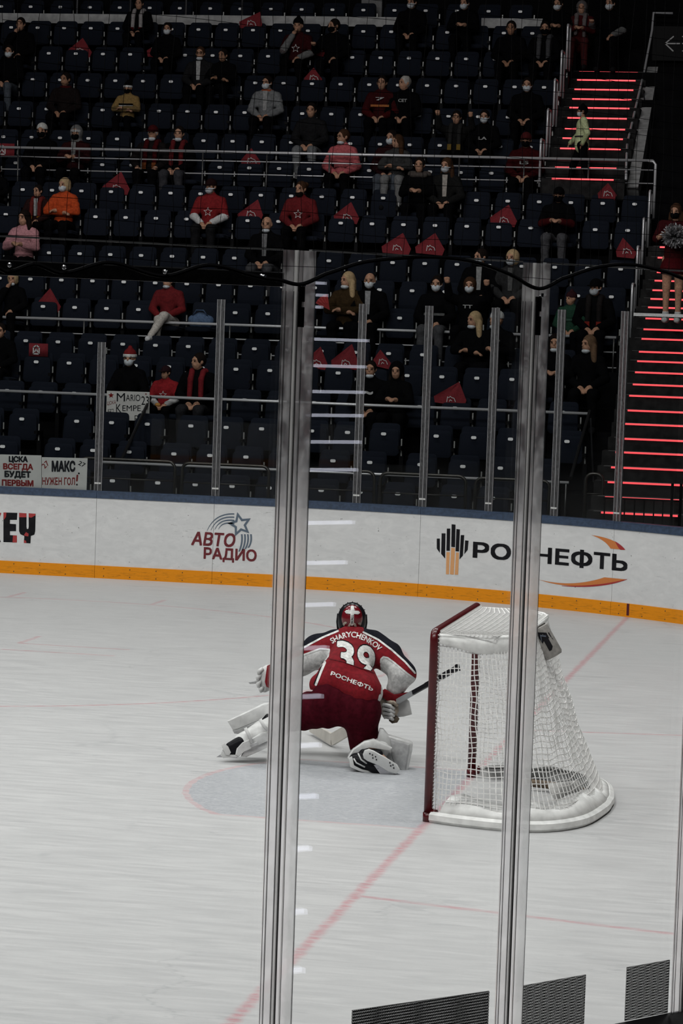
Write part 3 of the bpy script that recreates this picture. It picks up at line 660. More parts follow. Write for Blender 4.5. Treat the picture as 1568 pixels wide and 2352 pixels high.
m = MB(); m.box((XL,ROWY(18)+.5,-.05),(XR+4,ROWY(18)+.8,16)); o = tag(m.build('wall_back', plain('wall_dark', (.0012,.0012,.0015), .8, grain=.3)), 'dark wall behind the top row', kind='structure')

# ---- seat meshes, shared by all seats
t = NT('seat_fabric'); nz = t.noise(t.objco(), 160, 2); t.set(Base_Color=t.mix(t.step(nz,.3,.7), (.0078,.0098,.0155), (.0130,.0158,.0235)), Roughness=.95); t.b.inputs['Specular IOR Level'].default_value = .05
try: t.b.inputs['Sheen Weight'].default_value = .04; t.b.inputs['Sheen Roughness'].default_value = .4; t.b.inputs['Sheen Tint'].default_value = (.3,.36,.5,1)
except Exception: pass
M_SEAT = t.m
M_PLATE = plain('plate_white', (.88,.88,.88), .45); M_LEG = plain('seat_leg', (.003,.003,.0035), .5); M_STRIP = plain('seat_strip', (.30,.30,.29), .4, .4)
def seat_outline(wt, wb, h, r, n=5):
    P = []
    for k in range(n+1): a = PI/2*k/n; P.append((wt/2-r+r*math.cos(a), h-r+r*math.sin(a)))
    for k in range(n+1): a = PI/2+PI/2*k/n; P.append((-wt/2+r+r*math.cos(a), h-r+r*math.sin(a)))
    P += [(-wb/2,.04),(-wb/2+.04,0),(wb/2-.04,0),(wb/2,.04)]; return P
def seatmesh(fn, name, smooth='auto'):
    mb = MB(); fn(mb); me = mesh(name, mb.V, mb.F); me.shade_smooth(); me.set_sharp_from_angle(angle=math.radians(50)); return me
ME_BACK = seatmesh(lambda b: b.slab(seat_outline(.40,.43,.44,.055), .055, .022, Matrix.Translation((0,.105,.41)) @ Matrix.Rotation(-.10,4,'X')), 'backrest')
ME_SQUAB = seatmesh(lambda b: b.slab(seat_outline(.405,.435,.375,.06), .075, .028, Matrix.Translation((0,.0,.40)) @ Matrix.Rotation(-.05,4,'X')), 'seat_squab')
ME_SQDOWN = seatmesh(lambda b: b.slab(seat_outline(.405,.435,.40,.06), .075, .028, Matrix.Translation((0,.06,.37)) @ Matrix.Rotation(PI/2-.06,4,'X')), 'seat_squab')
ME_PLATE = seatmesh(lambda b: b.slab(rrect(.074,.042,.018,3,0,.70), .006, 0, Matrix.Translation((0,-.024,0))), 'number_plate')
def legs(b):
    b.box((.228,.0,.0),(.284,.16,.46)); b.box((.232,-.16,.50),(.280,.14,.545)); b.box((.236,.02,.44),(.276,.13,.52))
ME_LEG = seatmesh(legs, 'side_support')
ME_STRIP = seatmesh(lambda b: b.box((.249,-.012,.40),(.266,.0,.64)), 'steel_strip')
for me, mt in ((ME_BACK,M_SEAT),(ME_SQUAB,M_SEAT),(ME_SQDOWN,M_SEAT),(ME_PLATE,M_PLATE),(ME_LEG,M_LEG),(ME_STRIP,M_STRIP)): me.materials.append(mt)
ROWNAME = {k: ordinal(k-1) for k in range(1, 19)}
SEATS = {}          # row -> list of X
SP = .512
def px_row(k, px, py=None):
    """X on row k for a pixel column (at the height of the number plates)"""
    Yk = ROWY(k); lo, hi = -16., 3.
    for _ in range(40):
        m_ = (lo+hi)/2; P = Vector((m_, Yk, ZP[k]))-CAM; x = 784+FPX*P.dot(_r)/P.dot(_f)
        if x < px: lo = m_
        else: hi = m_
    return (lo+hi)/2
irregular = {1:[85,165,259,363,449,531,613,738,827,905,954,1043,1125,1210,1295], 2:[7,133,214,297,400,480,562,645,682,765,845,965,1063,1145,1240,1300],
             3:[-30,51,177,257,339,439,517,592,716,794,873,1002,1088,1165,1302]}
anchor = {4:(94,1323), 5:(84,1300), 6:(134,1350), 7:(99.6,1385), 8:(70.6,1416), 9:(183.7,1426), 10:(220,1446), 11:(53,1462), 12:(36.7,1240), 13:(73.5,1245), 14:(44,1256), 15:(202,1262), 16:(51,1275), 17:(148,1290), 18:(139,1240)}
for k in range(1, 19):
    if k in irregular:
        xs = []
        for p in irregular[k]:
            x = px_row(k, p)
            if xs and x-xs[-1] < .44: continue
            if xs and x-xs[-1] < .515: x = xs[-1]+.515
            xs.append(x)
        SEATS[k] = xs
    else:
        a, e = anchor[k]; x0 = px_row(k, a); xe = px_row(k, e); sp = SP if k < 18 else .58
        xs = []; x = x0
        while x > px_row(k, -25): x -= sp
        while x < xe+.02: xs.append(x); x += sp
        SEATS[k] = xs
# seats with a person keep the squab down: filled by the spectators list
OCC = set()
def build_seats():
    for k in range(1, 19):
        top = (k == 18)
        for i, x in enumerate(SEATS[k]):
            lab = '%s folding arena seat, %s from the left in the %s row above the far boards' % ('navy' , ordinal(i), ROWNAME[k])
            r = tag(empty('arena_seat', (x, ROWY(k), TREAD[k])), lab, 'seat', 'navy folding seats of the stand')
            obj('backrest', ME_BACK, None, r)
            if (k, i) in OCC: obj('seat_squab', ME_SQDOWN, None, r)
            else:
                q = obj('seat_squab', ME_SQUAB, None, r); obj('number_plate', ME_PLATE, None, q)
            q = obj('side_support', ME_LEG, None, r); obj('steel_strip', ME_STRIP, None, q)
def near_seat(k, X):
    return min(range(len(SEATS[k])), key=lambda i: abs(SEATS[k][i]-X))

# ---- stairs with red light strips
t = NT('led_red'); t.set(Base_Color=(.3,.02,.02)); t.b.inputs['Emission Color'].default_value = (1,.085,.10,1); t.b.inputs['Emission Strength'].default_value = 1.5; M_LED = t.m; M_LED.cycles.emission_sampling = 'NONE'
def stairs(name, label, steps, tread_w):
    """steps: (pixel x left, pixel x right, pixel y, Y of the nosing) measured on each lit nosing"""
    r = tag(empty(name, (0,0,0)), label, kind='structure')
    for (xl, xr, py, Yn) in steps:
        a = on_y(xl, py, Yn); b = on_y(xr, py+(xr-xl)*.012, Yn); z = (a.z+b.z)/2
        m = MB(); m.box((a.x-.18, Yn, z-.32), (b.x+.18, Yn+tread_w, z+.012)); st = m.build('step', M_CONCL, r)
        m = MB(); m.box((a.x, Yn-.014, z-.012), (b.x, Yn, z+.012)); m.build('light_strip', M_LED, st)
        m = MB(); m.box((a.x-.10, Yn-.002, z+.012), (b.x+.10, Yn+.10, z+.016)); m.build('nosing', plain('nosing_grey', (.12,.12,.12), .6, grain=.2), st)
    return r
up_y = [165.6,183.7,205.4,227.5,247.5,271,295.7,317.8,341.3,366.7,384.8,411]
up_l = [1330,1325,1319,1314,1307.6,1303,1297,1291.7,1286,1280,1274.6,1267]
up_r = [1464,1459,1454,1449.6,1445,1440,1435,1430,1425,1418.5,1415,1408.7]
stairs('stair_upper', 'upper aisle stairs with red lit step edges', [(l, r_, y, 25.55+.4*(11-i)) for i, (l, r_, y) in enumerate(zip(up_l, up_r, up_y))], .45)
lo_y = [568.8,593,626.7,646,668,688,707.5,733,758,780,809.7,831.5,857,885,911,945,976,1010,1041,1076,1110,1145,1180]
lo_l = [1515,1510,1508,1503,1498,1493.5,1488,1482,1477.5,1473,1467,1463,1458,1453,1444.6,1441,1435,1427,1413,1403,1395,1389,1380]
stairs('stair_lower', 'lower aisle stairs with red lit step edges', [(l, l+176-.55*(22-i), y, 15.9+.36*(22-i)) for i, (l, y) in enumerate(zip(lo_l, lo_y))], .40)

# ---- railings of the stand
M_RAIL = plain('rail_steel', (.62,.62,.64), .28, .35)
def rail_set(label, Yr, bars, posts_px, foot, end=None):
    """bars: (x0,y0,x1,y1,radius) in the plane Y = Yr"""
    r = tag(empty('railing', (0, Yr, 0)), label, 'railing', 'steel railings of the stand')
    zs = []
    for (x0,y0,x1,y1,rad) in bars:
        a = on_y(x0,y0,Yr); b = on_y(x1,y1,Yr); b.z = a.z = (a.z+b.z)/2; zs.append(a.z)
        m = MB(); m.tube([(a.x,0,a.z),(b.x,0,b.z)], rad, 8); m.build('rail', M_RAIL, r, True)
    for px in posts_px:
        p = on_y(px, bars[0][1]+(px-bars[0][0])*(bars[0][3]-bars[0][1])/(bars[0][2]-bars[0][0]), Yr); m = MB(); m.tube([(p.x,.0,foot),(p.x,.0,zs[0])], .014, 8); m.build('post', plain('rail_post', (.10,.10,.10), .35, .7), r, True)
    return r, zs
ra, za_ = rail_set('triple steel railing across the upper stand below the masked man in a white cap', 25.62, [(-20,345.5,1500,361,.023),(-20,366,1500,383,.011),(-20,396,1500,413,.011)], [42,182,325,466,613,757,905,1055,1204,1352], TREAD[12]-.05)
p = on_y(1503, 362, 25.62); m = MB(); m.tube([(p.x-.1,0,za_[0]),(p.x-.02,0,za_[0]-.01),(p.x+.02,0,za_[0]-.06),(p.x+.02,0,TREAD[12]-.1)], .023, 8); m.build('end_post', M_RAIL, ra, True)
rb, zb_ = rail_set('triple steel railing across the middle stand in front of the man in white trousers', 21.62, [(-20,735,1415,768,.022),(-20,768,1415,801,.011),(-20,803,1415,836,.011)], [28,193,360,528,712,873,1046,1218,1410], TREAD[7]-.05)
rc_, zc_ = rail_set('single steel handrail passing behind the written sign for a player', 19.18, [(-20,904,1356,943,.022)], [-10], TREAD[4])
rd_, zd_ = rail_set('low steel rail crossing just above the lowest seats', 17.62, [(232,1067,1306,1103,.02)], [500,1300], TREAD[2])
for (xa,ya,xb,yb) in ((346,912,278,1058),(1354,944,1310,1098)):
    a = on_y(xa,ya,19.18); b = on_y(xb,yb,17.62); m = MB(); m.tube([a,b], .024, 8); o = tag(m.build('handrail', plain('rail_dark', (.06,.06,.062), .3, .8)), 'dark sloping handrail ' + ('beside the written sign' if xa < 700 else 'near the right end of the low rail'), 'handrail')
a = on_y(1356,960,19.0); b = on_y(1362,1108,19.0); m = MB(); m.tube([a,b], .012, 6); tag(m.build('rail_support', M_STEELD), 'thin upright support at the right end of the handrail', 'support')
# hoop barriers in front of the lowest row
def hoop(xl, xr, yt, yb, Yr, label, mat=None):
    r = tag(empty('hoop_barrier', (0, Yr, 0)), label, 'barrier', 'hoop barriers in front of the lowest row')
    a = on_y(xl, yt, Yr); b = on_y(xr, yt+(xr-xl)*.03, Yr); zt = (a.z+b.z)/2; rr_ = .09; m = MB()
    pts = [(a.x,0,.1),(a.x,0,zt-rr_)] + [(a.x+rr_-rr_*math.cos(q), 0, zt-rr_+rr_*math.sin(q)) for q in np.linspace(.3,PI/2,4)] + [(b.x-rr_+rr_*math.sin(q),0,zt-rr_+rr_*math.cos(q)) for q in np.linspace(0,PI/2-.3,4)] + [(b.x,0,zt-rr_),(b.x,0,.1)]
    m.tube(pts, .022, 8); m.build('hoop', mat or plain('hoop_dark', (.055,.052,.048), .32, .7), r, True)
    m = MB(); m.tube([(a.x,0,zt-.26),(b.x,0,zt-.26)], .011, 6); m.build('mid_bar', plain('hoop_mid', (.03,.028,.026), .4, .6), r, True)
for i, (xl, xr) in enumerate(((185,402),(419,618),(645,860),(874,1070),(1092,1262))):
    hoop(xl, xr, 1053+i*11.5, 0, 16.62, 'dark steel hoop barrier, %s from the left behind the far glass' % ordinal(i))
hoop(1345, 1385, 1088, 0, 16.4, 'narrow dark hoop post at the foot of the red lit steps')
# bar fence at the foot of the lower stairs
fr = tag(empty('bar_fence', (0, 15.6, 0)), 'black upright bar fence in front of the lowest red steps', 'fence')
m = MB(); a = on_y(1385,1143,15.6); b = on_y(1562,1150,15.6); m.tube([(a.x,0,a.z),(b.x,0,a.z)], .012, 6); m.build('top_bar', M_BLACK, fr)
for px in (1388,1412,1434,1457,1479,1501,1522):
    q = on_y(px,1160,15.6); m = MB(); m.tube([(q.x,0,.1),(q.x,0,a.z)], .010, 6); m.build('upright', M_BLACK, fr)
for px in (1542,1562):
    q = on_y(px,1160,15.6); m = MB(); m.tube([(q.x,0,.1),(q.x,0,a.z+.22)], .02, 6); m.build('upright', M_BLACK, fr)
# aisle hand hoops beside the seats
def aisle_hoop(px, py, Yr, h, label):
    a = on_y(px, py, Yr); r = tag(empty('aisle_hoop', (a.x, Yr, a.z-h)), label, 'handrail', 'hand hoops along the aisles')
    m = MB(); pts = [(0,0,0),(0,0,h-.05),(.0,.015,h-.015),(0,.05,h),(0,.33,h),(0,.365,h-.015),(0,.38,h-.05),(0,.38,0)]; m.tube(pts, .02, 8); m.build('hoop', M_RAIL, r, True)
    m = MB(); m.tube([(0,.19,0),(0,.19,h-.02)], .014, 6); m.build('inner_bar', M_STEELD, r, True)
for i, (px, py) in enumerate(((1242,319),(1258,250),(1274,181),(1290,116),(1304,55))): aisle_hoop(px, py, 25.7+.8*i, .78, 'steel hand hoop left of the upper stairs, %s from the bottom' % ordinal(i))
for i, (px, py) in enumerate(((1452,652),(1464,566),(1478,501),(1492,438))): aisle_hoop(px, py, 22.5+.8*i, .95, 'steel hand hoop left of the lower stairs, %s from the bottom' % ordinal(i))
# sloping handrail and pale kerb right of the upper stairs
a = on_y(1440,330,27.2); b = on_y(1480,160,30.0); c2 = on_y(1500,30,31.0); r = tag(empty('handrail', (0,0,0)), 'steel handrail sloping down along the right of the upper stairs', 'handrail')
m = MB(); m.tube([c2+Vector((.35,0,0)), c2, on_y(1497,70,30.7), b, a, on_y(1437,412,25.6)], .022, 8); m.build('rail', M_RAIL, r, True)
for (xa,ya,xb,yb,Yr) in ((1478,215,1485,275,28.9),(1458,275,1470,345,28.0)):
    m = MB(); m.tube([on_y(xa,ya,Yr), on_y(xb,yb,Yr)], .014, 6); m.build('post', M_STEELD, r, True)
m = MB(); q = [(1490,141,30.6),(1513,141,30.6),(1465,430,25.9),(1420,432,25.9)]; V = [on_y(*p) for p in q]; V2 = [v+Vector((0,.3,-.2)) for v in V]
m.add(V+V2, [(0,1,2,3),(4,7,6,5),(0,4,5,1),(1,5,6,2),(2,6,7,3),(3,7,4,0)]); tag(m.build('trim_1', M_WALLG), 'pale sloping kerb beside the upper stairs', kind='structure')
m = MB(); a = on_y(1500,168,30.5); b = on_y(1568,168,30.5); m.box((a.x,30.5,a.z-.05),(b.x+2,30.8,a.z+.20)); tag(m.build('trim_2', M_WALLG), 'pale ledge over the dark exit opening', kind='structure')
# pale ledge strips behind the top rows
m = MB(); a = on_y(-30,36,ROWY(17)+.5); b = on_y(930,36,ROWY(17)+.5); zl, zh = on_y(300,55,ROWY(17)+.42).z, on_y(300,33,ROWY(17)+.42).z; m.box((a.x,ROWY(17)+.42,zl),(b.x,ROWY(17)+.46,zh)); c9 = on_y(1105,50,ROWY(17)+.42); d9 = on_y(1300,50,ROWY(17)+.42); m.box((c9.x,ROWY(17)+.42,zl),(d9.x,ROWY(17)+.46,zh)); tag(m.build('trim_3', M_WALLG), 'pale ledge between the two top rows', kind='structure')
m = MB(); a = on_y(830,2,ROWY(18)+.4); b = on_y(877,2,ROWY(18)+.4); m.box((a.x,ROWY(18)+.4,a.z-.3),(b.x,ROWY(18)+.5,a.z+1.2)); tag(m.build('door_1', plain('door_pale', (.16,.16,.16), .7, grain=.2)), 'pale panel in the dark back wall', kind='structure')
for i, px in enumerate((176,298,426,555)):
    a = on_y(px, 50, 30.45); m = MB(); m.tube([(a.x,30.45,TREAD[18]-.1),(a.x,30.45,TREAD[18]+2.2)], .022, 8); tag(m.build('upright_post', M_STEELD), 'thin dark upright post in the top row, %s from the left' % ordinal(i), 'post', 'posts of the top row')
# arrow sign over the exit
a = on_y(1500,60,30.2); b = on_y(1600,140,30.2); r = tag(empty('exit_sign', (a.x,30.2,b.z)), 'black exit sign with white left arrow at the top right', 'sign')
m = MB(); m.box((0,0,0),(b.x-a.x,.05,a.z-b.z)); m.build('panel', plain('sign_black',(.0015,.0015,.0018),.5), r)
def SG(px, py): q = on_y(px, py, 30.2); return (q.x-a.x, q.z-b.z)
V, F = stroke2d([[SG(1527,100),SG(1560,100)],[SG(1527,100),SG(1546,84)],[SG(1527,100),SG(1545,117)]], .022); obj('arrow', mesh('arrow', [(x,-.003,z) for x, z in V], F), plain('sign_white',(.42,.42,.42),.6), r)
V, F = stroke2d([[SG(1567,84),SG(1580,84)],[SG(1567,100),SG(1580,100)],[SG(1567,117),SG(1580,117)]], .02); obj('mark', mesh('mark', [(x,-.003,z) for x, z in V], F), MATS['sign_white'], r)

# ================================================================ smooth bodies: distance fields turned into meshes (surface nets)
def _seg(P, a, b, ra, rb):
    a = np.array(a); b = np.array(b); ab = b-a; t_ = np.clip(((P-a)@ab)/max(1e-9, ab@ab), 0, 1); return np.linalg.norm(P-a-t_[...,None]*ab, axis=-1) - (ra+(rb-ra)*t_)
def _ell(P, c, r, M=None):
    Q = P-np.array(c)
    if M is not None: Q = Q@np.array(M)          # columns of M are the axes
    r = np.array(r); k0 = np.linalg.norm(Q/r, axis=-1); k1 = np.linalg.norm(Q/(r*r), axis=-1); return k0*(k0-1)/np.maximum(k1, 1e-9)
def _box(P, c, h, rad, M=None):
    Q = P-np.array(c)
    if M is not None: Q = Q@np.array(M)
    q = np.abs(Q)-(np.array(h)-rad); return np.linalg.norm(np.maximum(q, 0), axis=-1)+np.minimum(np.max(q, axis=-1), 0)-rad
def pbox(q):
    if q[0].lstrip('-') == 'cap': A = np.array([q[1], q[2]]); r = np.array([[q[3]]*3, [q[4]]*3]); return (A-r).min(0), (A+r).max(0)
    R_ = max(q[2]) if q[0].lstrip('-') == 'ell' else float(np.linalg.norm(q[2])); c = np.array(q[1]); return c-R_, c+R_
def field(prims, ax, k, h):
    """prims: ('cap',a,b,ra,rb) ('ell',c,r[,M]) ('box',c,h,rad[,M]); a leading '-' subtracts. Each is worked out only near itself"""
    f = np.full([len(a) for a in ax], 1.0)
    for q in prims:
        lo, hi = pbox(q); pad = 2.5*h+k; sl = [slice(int(max(0, np.searchsorted(ax[i], lo[i]-pad))), int(np.searchsorted(ax[i], hi[i]+pad))) for i in range(3)]
        if any(s.stop <= s.start for s in sl): continue
        P = np.stack(np.meshgrid(*[ax[i][sl[i]] for i in range(3)], indexing='ij'), -1); t0 = q[0].lstrip('-'); d = _seg(P, *q[1:]) if t0 == 'cap' else (_ell(P, *q[1:]) if t0 == 'ell' else _box(P, *q[1:])); sl = tuple(sl); g0 = f[sl]
        if q[0][0] == '-': f[sl] = np.maximum(g0, -d); continue
        hh = np.maximum(k-np.abs(g0-d), 0)/k; f[sl] = np.minimum(g0, d)-hh*hh*k*.25
    return f
def bounds(prims):
    lo = np.full(3, 1e9); hi = -lo
    for q in prims:
        if q[0][0] == '-': continue
        if q[0] == 'cap': pts = [(np.array(q[1]), q[3]), (np.array(q[2]), q[4])]
        elif q[0] == 'ell': pts = [(np.array(q[1]), max(q[2]))]
        else: pts = [(np.array(q[1]), float(np.linalg.norm(q[2])))]
        for p, r in pts: lo = np.minimum(lo, p-r); hi = np.maximum(hi, p+r)
    return lo, hi
def snets(prims, h, k=.04, wob=None):
    lo, hi = bounds(prims); lo = lo-3*h; hi = hi+3*h; n = np.ceil((hi-lo)/h).astype(int)+1
    ax = [lo[i]+h*np.arange(n[i]) for i in range(3)]
    f = field(prims, ax, k, h)
    if wob is not None: f = f+wob(np.stack(np.meshgrid(*ax, indexing='ij'), -1))
    ins = f < 0
    # cells with a sign change
    c = ins[:-1,:-1,:-1].astype(np.int8)
    cnt = np.zeros_like(c)
    for dx in (0,1):
        for dy in (0,1):
            for dz in (0,1): cnt = cnt+ins[dx:n[0]-1+dx, dy:n[1]-1+dy, dz:n[2]-1+dz]
    act = (cnt > 0) & (cnt < 8); idx = -np.ones(act.shape, int); cells = np.argwhere(act); idx[act] = np.arange(len(cells))
    acc = np.zeros((len(cells), 3)); num = np.zeros(len(cells))
    I, J, K = cells.T
    corners = [(x,y,z) for x in (0,1) for y in (0,1) for z in (0,1)]
    for a in corners:
        for axis in range(3):
            if a[axis]: continue
            b = list(a); b[axis] = 1
            fa = f[I+a[0], J+a[1], K+a[2]]; fb = f[I+b[0], J+b[1], K+b[2]]; ok = (fa < 0) != (fb < 0); tt = np.where(ok, fa/np.where(ok, fa-fb, 1), 0)
            p = np.tile(np.array(a, float), (len(cells), 1)); p[:, axis] = tt; acc += p*ok[:,None]; num += ok
    V = lo+(cells+acc/np.maximum(num,1)[:,None])*h
    F = []
    for axis in range(3):
        o1, o2 = (axis+1)%3, (axis+2)%3
        sl0 = [slice(None)]*3; sl1 = [slice(None)]*3; sl0[axis] = slice(0,-1); sl1[axis] = slice(1,None)
        A = ins[tuple(sl0)]; B = ins[tuple(sl1)]; ch = np.argwhere(A != B)
        ok = (ch[:,o1] > 0) & (ch[:,o2] > 0) & (ch[:,o1] < n[o1]-1) & (ch[:,o2] < n[o2]-1); ch = ch[ok]
        def cell(d1, d2):
            q = ch.copy(); q[:,o1] += d1; q[:,o2] += d2; return idx[q[:,0], q[:,1], q[:,2]]
        Q = np.stack([cell(-1,-1), cell(0,-1), cell(0,0), cell(-1,0)], 1)
        inside = A[tuple(ch.T)]
        Q[~inside] = Q[~inside][:, ::-1]; F.append(Q)
    return V, np.concatenate(F)
def np_mesh(name, V, F, smooth=True):
    me = bpy.data.meshes.new(name); nv, nf = len(V), len(F); k = F.shape[1]
    me.vertices.add(nv); me.vertices.foreach_set('co', np.asarray(V, np.float32).ravel())
    me.loops.add(nf*k); me.loops.foreach_set('vertex_index', F.astype(np.int32).ravel())
    me.polygons.add(nf); me.polygons.foreach_set('loop_start', np.arange(0, nf*k, k, dtype=np.int32))
    if smooth: me.polygons.foreach_set('use_smooth', np.ones(nf, bool))
    me.update(calc_edges=True); me.validate(); return me
def blob(name, prims, h, k=.04, wob=None): return np_mesh(name, *snets(prims, h, k, wob))
def tri_bvh(me): return BVHTree.FromPolygons([v.co for v in me.vertices], [tuple(p.vertices) for p in me.polygons])

# ================================================================ GOALKEEPER
GO = Vector((-.95, 1.1, 0)); GF = Vector((-math.sin(YAW), math.cos(YAW), 0)); GR = Vector((math.cos(YAW), math.sin(YAW), 0))
def g(px, py, d=0.):
    s = sight(px, py); q = CAM + s*((GO-CAM).dot(GF)+d)/s.dot(GF); return q
gk = tag(empty('person', GO), 'goalkeeper in red jersey 39 and white pads crouching in front of the goal, back turned', 'person')
def part(name, me, mat, parent=None):
    o = obj(name, me, mat); par = parent or gk; base = par.matrix_world.translation if parent is None else GO
    o.parent = par
    if parent is None: o.matrix_parent_inverse = Matrix.Translation(GO).inverted()
    return o
C_ = lambda a, b, ra, rb=None: ('cap', tuple(a), tuple(b), ra, ra if rb is None else rb)
E_ = lambda c, r, M=None: ('ell', tuple(c), tuple(r), M) if M is not None else ('ell', tuple(c), tuple(r))
AX = np.array([[GR.x,GF.x,0],[GR.y,GF.y,0],[0,0,1]])       # columns: right, forward, up
# body underneath the kit
neck = g(811,1456,.46); head = g(808,1420,.53)
body = [E_(head, (.085,.105,.115), AX), C_(neck, g(812,1478,.40), .06, .08), C_(g(812,1490,.36), g(800,1590,.06), .13, .14),
        C_(g(772,1488,.38), g(690,1525,.47), .06, .05), C_(g(690,1525,.47), g(622,1560,.50), .048, .036), C_(g(868,1494,.36), g(928,1556,.24), .06, .05), C_(g(928,1556,.24), g(900,1618,.32), .046, .036),
        C_(g(775,1620,.02), g(668,1648,.12), .095, .075), C_(g(668,1648,.12), g(548,1716,.04), .065, .045), C_(g(828,1640,-.02), g(832,1712,.02), .095, .075), C_(g(832,1712,.02), g(880,1752,-.28), .065, .045)]
part('body', blob('body', body, .014, .05), plain('skin', (.45,.27,.19), .6))
# jersey
jp = [C_(g(812,1484,.40), g(812,1512,.31), .145, .17), C_(g(808,1512,.30), g(790,1556,.10), .165, .18), C_(g(772,1552,.10), g(742,1572,.05), .12, .10), C_(g(820,1566,.06), g(836,1592,-.02), .15, .135), C_(g(780,1565,.0), g(826,1590,-.06), .12, .12),
      C_(g(800,1466,.44), g(826,1468,.44), .085, .085), C_(g(772,1468,.46), g(728,1484,.47), .075, .08), C_(g(728,1484,.47), g(668,1520,.5), .08, .08), C_(g(856,1472,.42), g(896,1500,.38), .08, .085),
      C_(g(790,1478,.40), g(735,1500,.42), .095, .098), C_(g(735,1502,.42), g(672,1532,.48), .10, .095), C_(g(672,1532,.48), g(632,1556,.50), .085, .06),
      C_(g(842,1484,.40), g(888,1508,.34), .09, .098), C_(g(888,1508,.34), g(926,1548,.24), .10, .095), C_(g(922,1552,.22), g(908,1580,.24), .085, .07)]
def wob(G):
    x, y, z = G[...,0], G[...,1], G[...,2]; return .0045*np.sin(24*z+17*x)*np.sin(19*x-11*y) + .0015*np.sin(51*x+29*z)
me = blob('jersey', jp, .0075, .045, wob)
# cut the hem: keep what lies above the hem line of the photo
bm = bmesh.new(); bm.from_mesh(me); p1, p2 = g(690,1578,0), g(868,1623,0); n_ = (p2-p1).cross(sight(780,1600)).normalized()
if n_.z > 0: n_ = -n_
bmesh.ops.bisect_plane(bm, geom=bm.verts[:]+bm.edges[:]+bm.faces[:], plane_co=p1, plane_no=n_, clear_outer=True)
# the plane leaves the left arm untouched only if it lies above; close the hem
ed = [e for e in bm.edges if e.is_boundary]; bmesh.ops.holes_fill(bm, edges=ed); bm.to_mesh(me); bm.free(); me.shade_smooth()
def pix(P):
    v = P-CAM; z = v.dot(_f); return 784+FPX*v.dot(_r)/z, 1176-FPX*v.dot(_u)/z
def inpoly(x, y, poly):
    c = False; n = len(poly)
    for i in range(n):
        x0,y0 = poly[i]; x1,y1 = poly[i-1]
        if (y0 > y) != (y1 > y) and x < (x1-x0)*(y-y0)/(y1-y0)+x0: c = not c
    return c
YOKE_L = [(600,1560),(600,1450),(780,1430),(776,1449),(740,1464),(690,1491),(640,1522)]; YOKE_R = [(834,1440),(960,1440),(1000,1580),(953,1545),(930,1520),(900,1492),(868,1468),(836,1452)]
SLV_L = [(610,1530),(655,1524),(700,1503),(735,1489),(757,1491),(754,1508),(722,1545),(700,1568),(660,1600),(610,1600)]; SLV_R = [(873,1516),(879,1509),(890,1511),(905,1523),(935,1548),(956,1562),(960,1610),(873,1610),(876,1570)]
JM = [cloth((.165,.006,.011), 'jersey_red'), cloth((.010,.011,.016), 'jersey_black'), cloth((.55,.55,.54), 'jersey_white')]
for q in JM: me.materials.append(q)
for p in me.polygons:
    x, y = pix(p.center)
    p.material_index = 2 if (inpoly(x, y, SLV_L) or inpoly(x, y, SLV_R)) else (1 if (inpoly(x, y, YOKE_L) or inpoly(x, y, YOKE_R)) else 0)
jersey = part('jersey', me, None); JB = tri_bvh(me)
def kit_print(name, VF, mat, bvh, parent, lift=.004, cuts=1, clip=None):
    """flat print given in photo coordinates, laid on the cloth along the sight lines"""
    V, F = VF; bm = quadgrid([(x,-y) for x, y in V], F); bmesh.ops.triangulate(bm, faces=bm.faces)
    if clip: bmesh.ops.bisect_plane(bm, geom=bm.verts[:]+bm.edges[:]+bm.faces[:], plane_co=(clip[0][0],-clip[0][1],0), plane_no=((clip[1][1]-clip[0][1]), (clip[1][0]-clip[0][0]), 0) if False else (-(clip[1][1]-clip[0][1]), -(clip[1][0]-clip[0][0]), 0), clear_outer=True)
    for _ in range(5):
        L = [e for e in bm.edges if e.calc_length() > 3.2]
        if L: bmesh.ops.subdivide_edges(bm, edges=L, cuts=1); bmesh.ops.triangulate(bm, faces=bm.faces)
    dead = []
    for v in bm.verts:
        s = sight(v.co.x, -v.co.y).normalized(); hit = bvh.ray_cast(CAM, s)
        if hit[0] is None: dead.append(v)
        else: v.co = hit[0] - s*lift
    bmesh.ops.delete(bm, geom=dead, context='VERTS')
    m_ = bpy.data.meshes.new(name); bm.to_mesh(m_); bm.free(); return obj(name, m_, mat, parent)
W_ = cloth((.62,.62,.60), 'print_white'); K_ = cloth((.012,.010,.012), 'print_dark')
# piping
def line_poly(pts, wid): return stroke2d([pts], wid, 3)
for nm, pts, wd in (('piping', [(776,1449),(740,1464),(690,1491)], 4.2), ('piping', [(834,1452),(868,1469),(900,1493),(930,1520),(953,1546)], 4.2), ('side_stripe', [(746,1521),(738,1540),(725,1573)], 5.5), ('side_stripe', [(873,1597),(867,1622)], 5.5)):
    kit_print(nm, line_poly(pts, wd), W_, JB, jersey, .004)
kit_print('side_stripe', line_poly([(742,1521),(733,1542),(721,1571)], 3), K_, JB, jersey, .0035)
kit_print('sleeve_seam', line_poly([(874,1522),(875,1514),(880,1509),(890,1511),(905,1522),(935,1547),(953,1560)], 4), JM[2], JB, jersey, .003); kit_print('sleeve_seam', line_poly([(660,1521),(700,1503),(735,1490),(756,1492),(753,1507),(738,1526),(722,1545)], 4), JM[2], JB, jersey, .003)
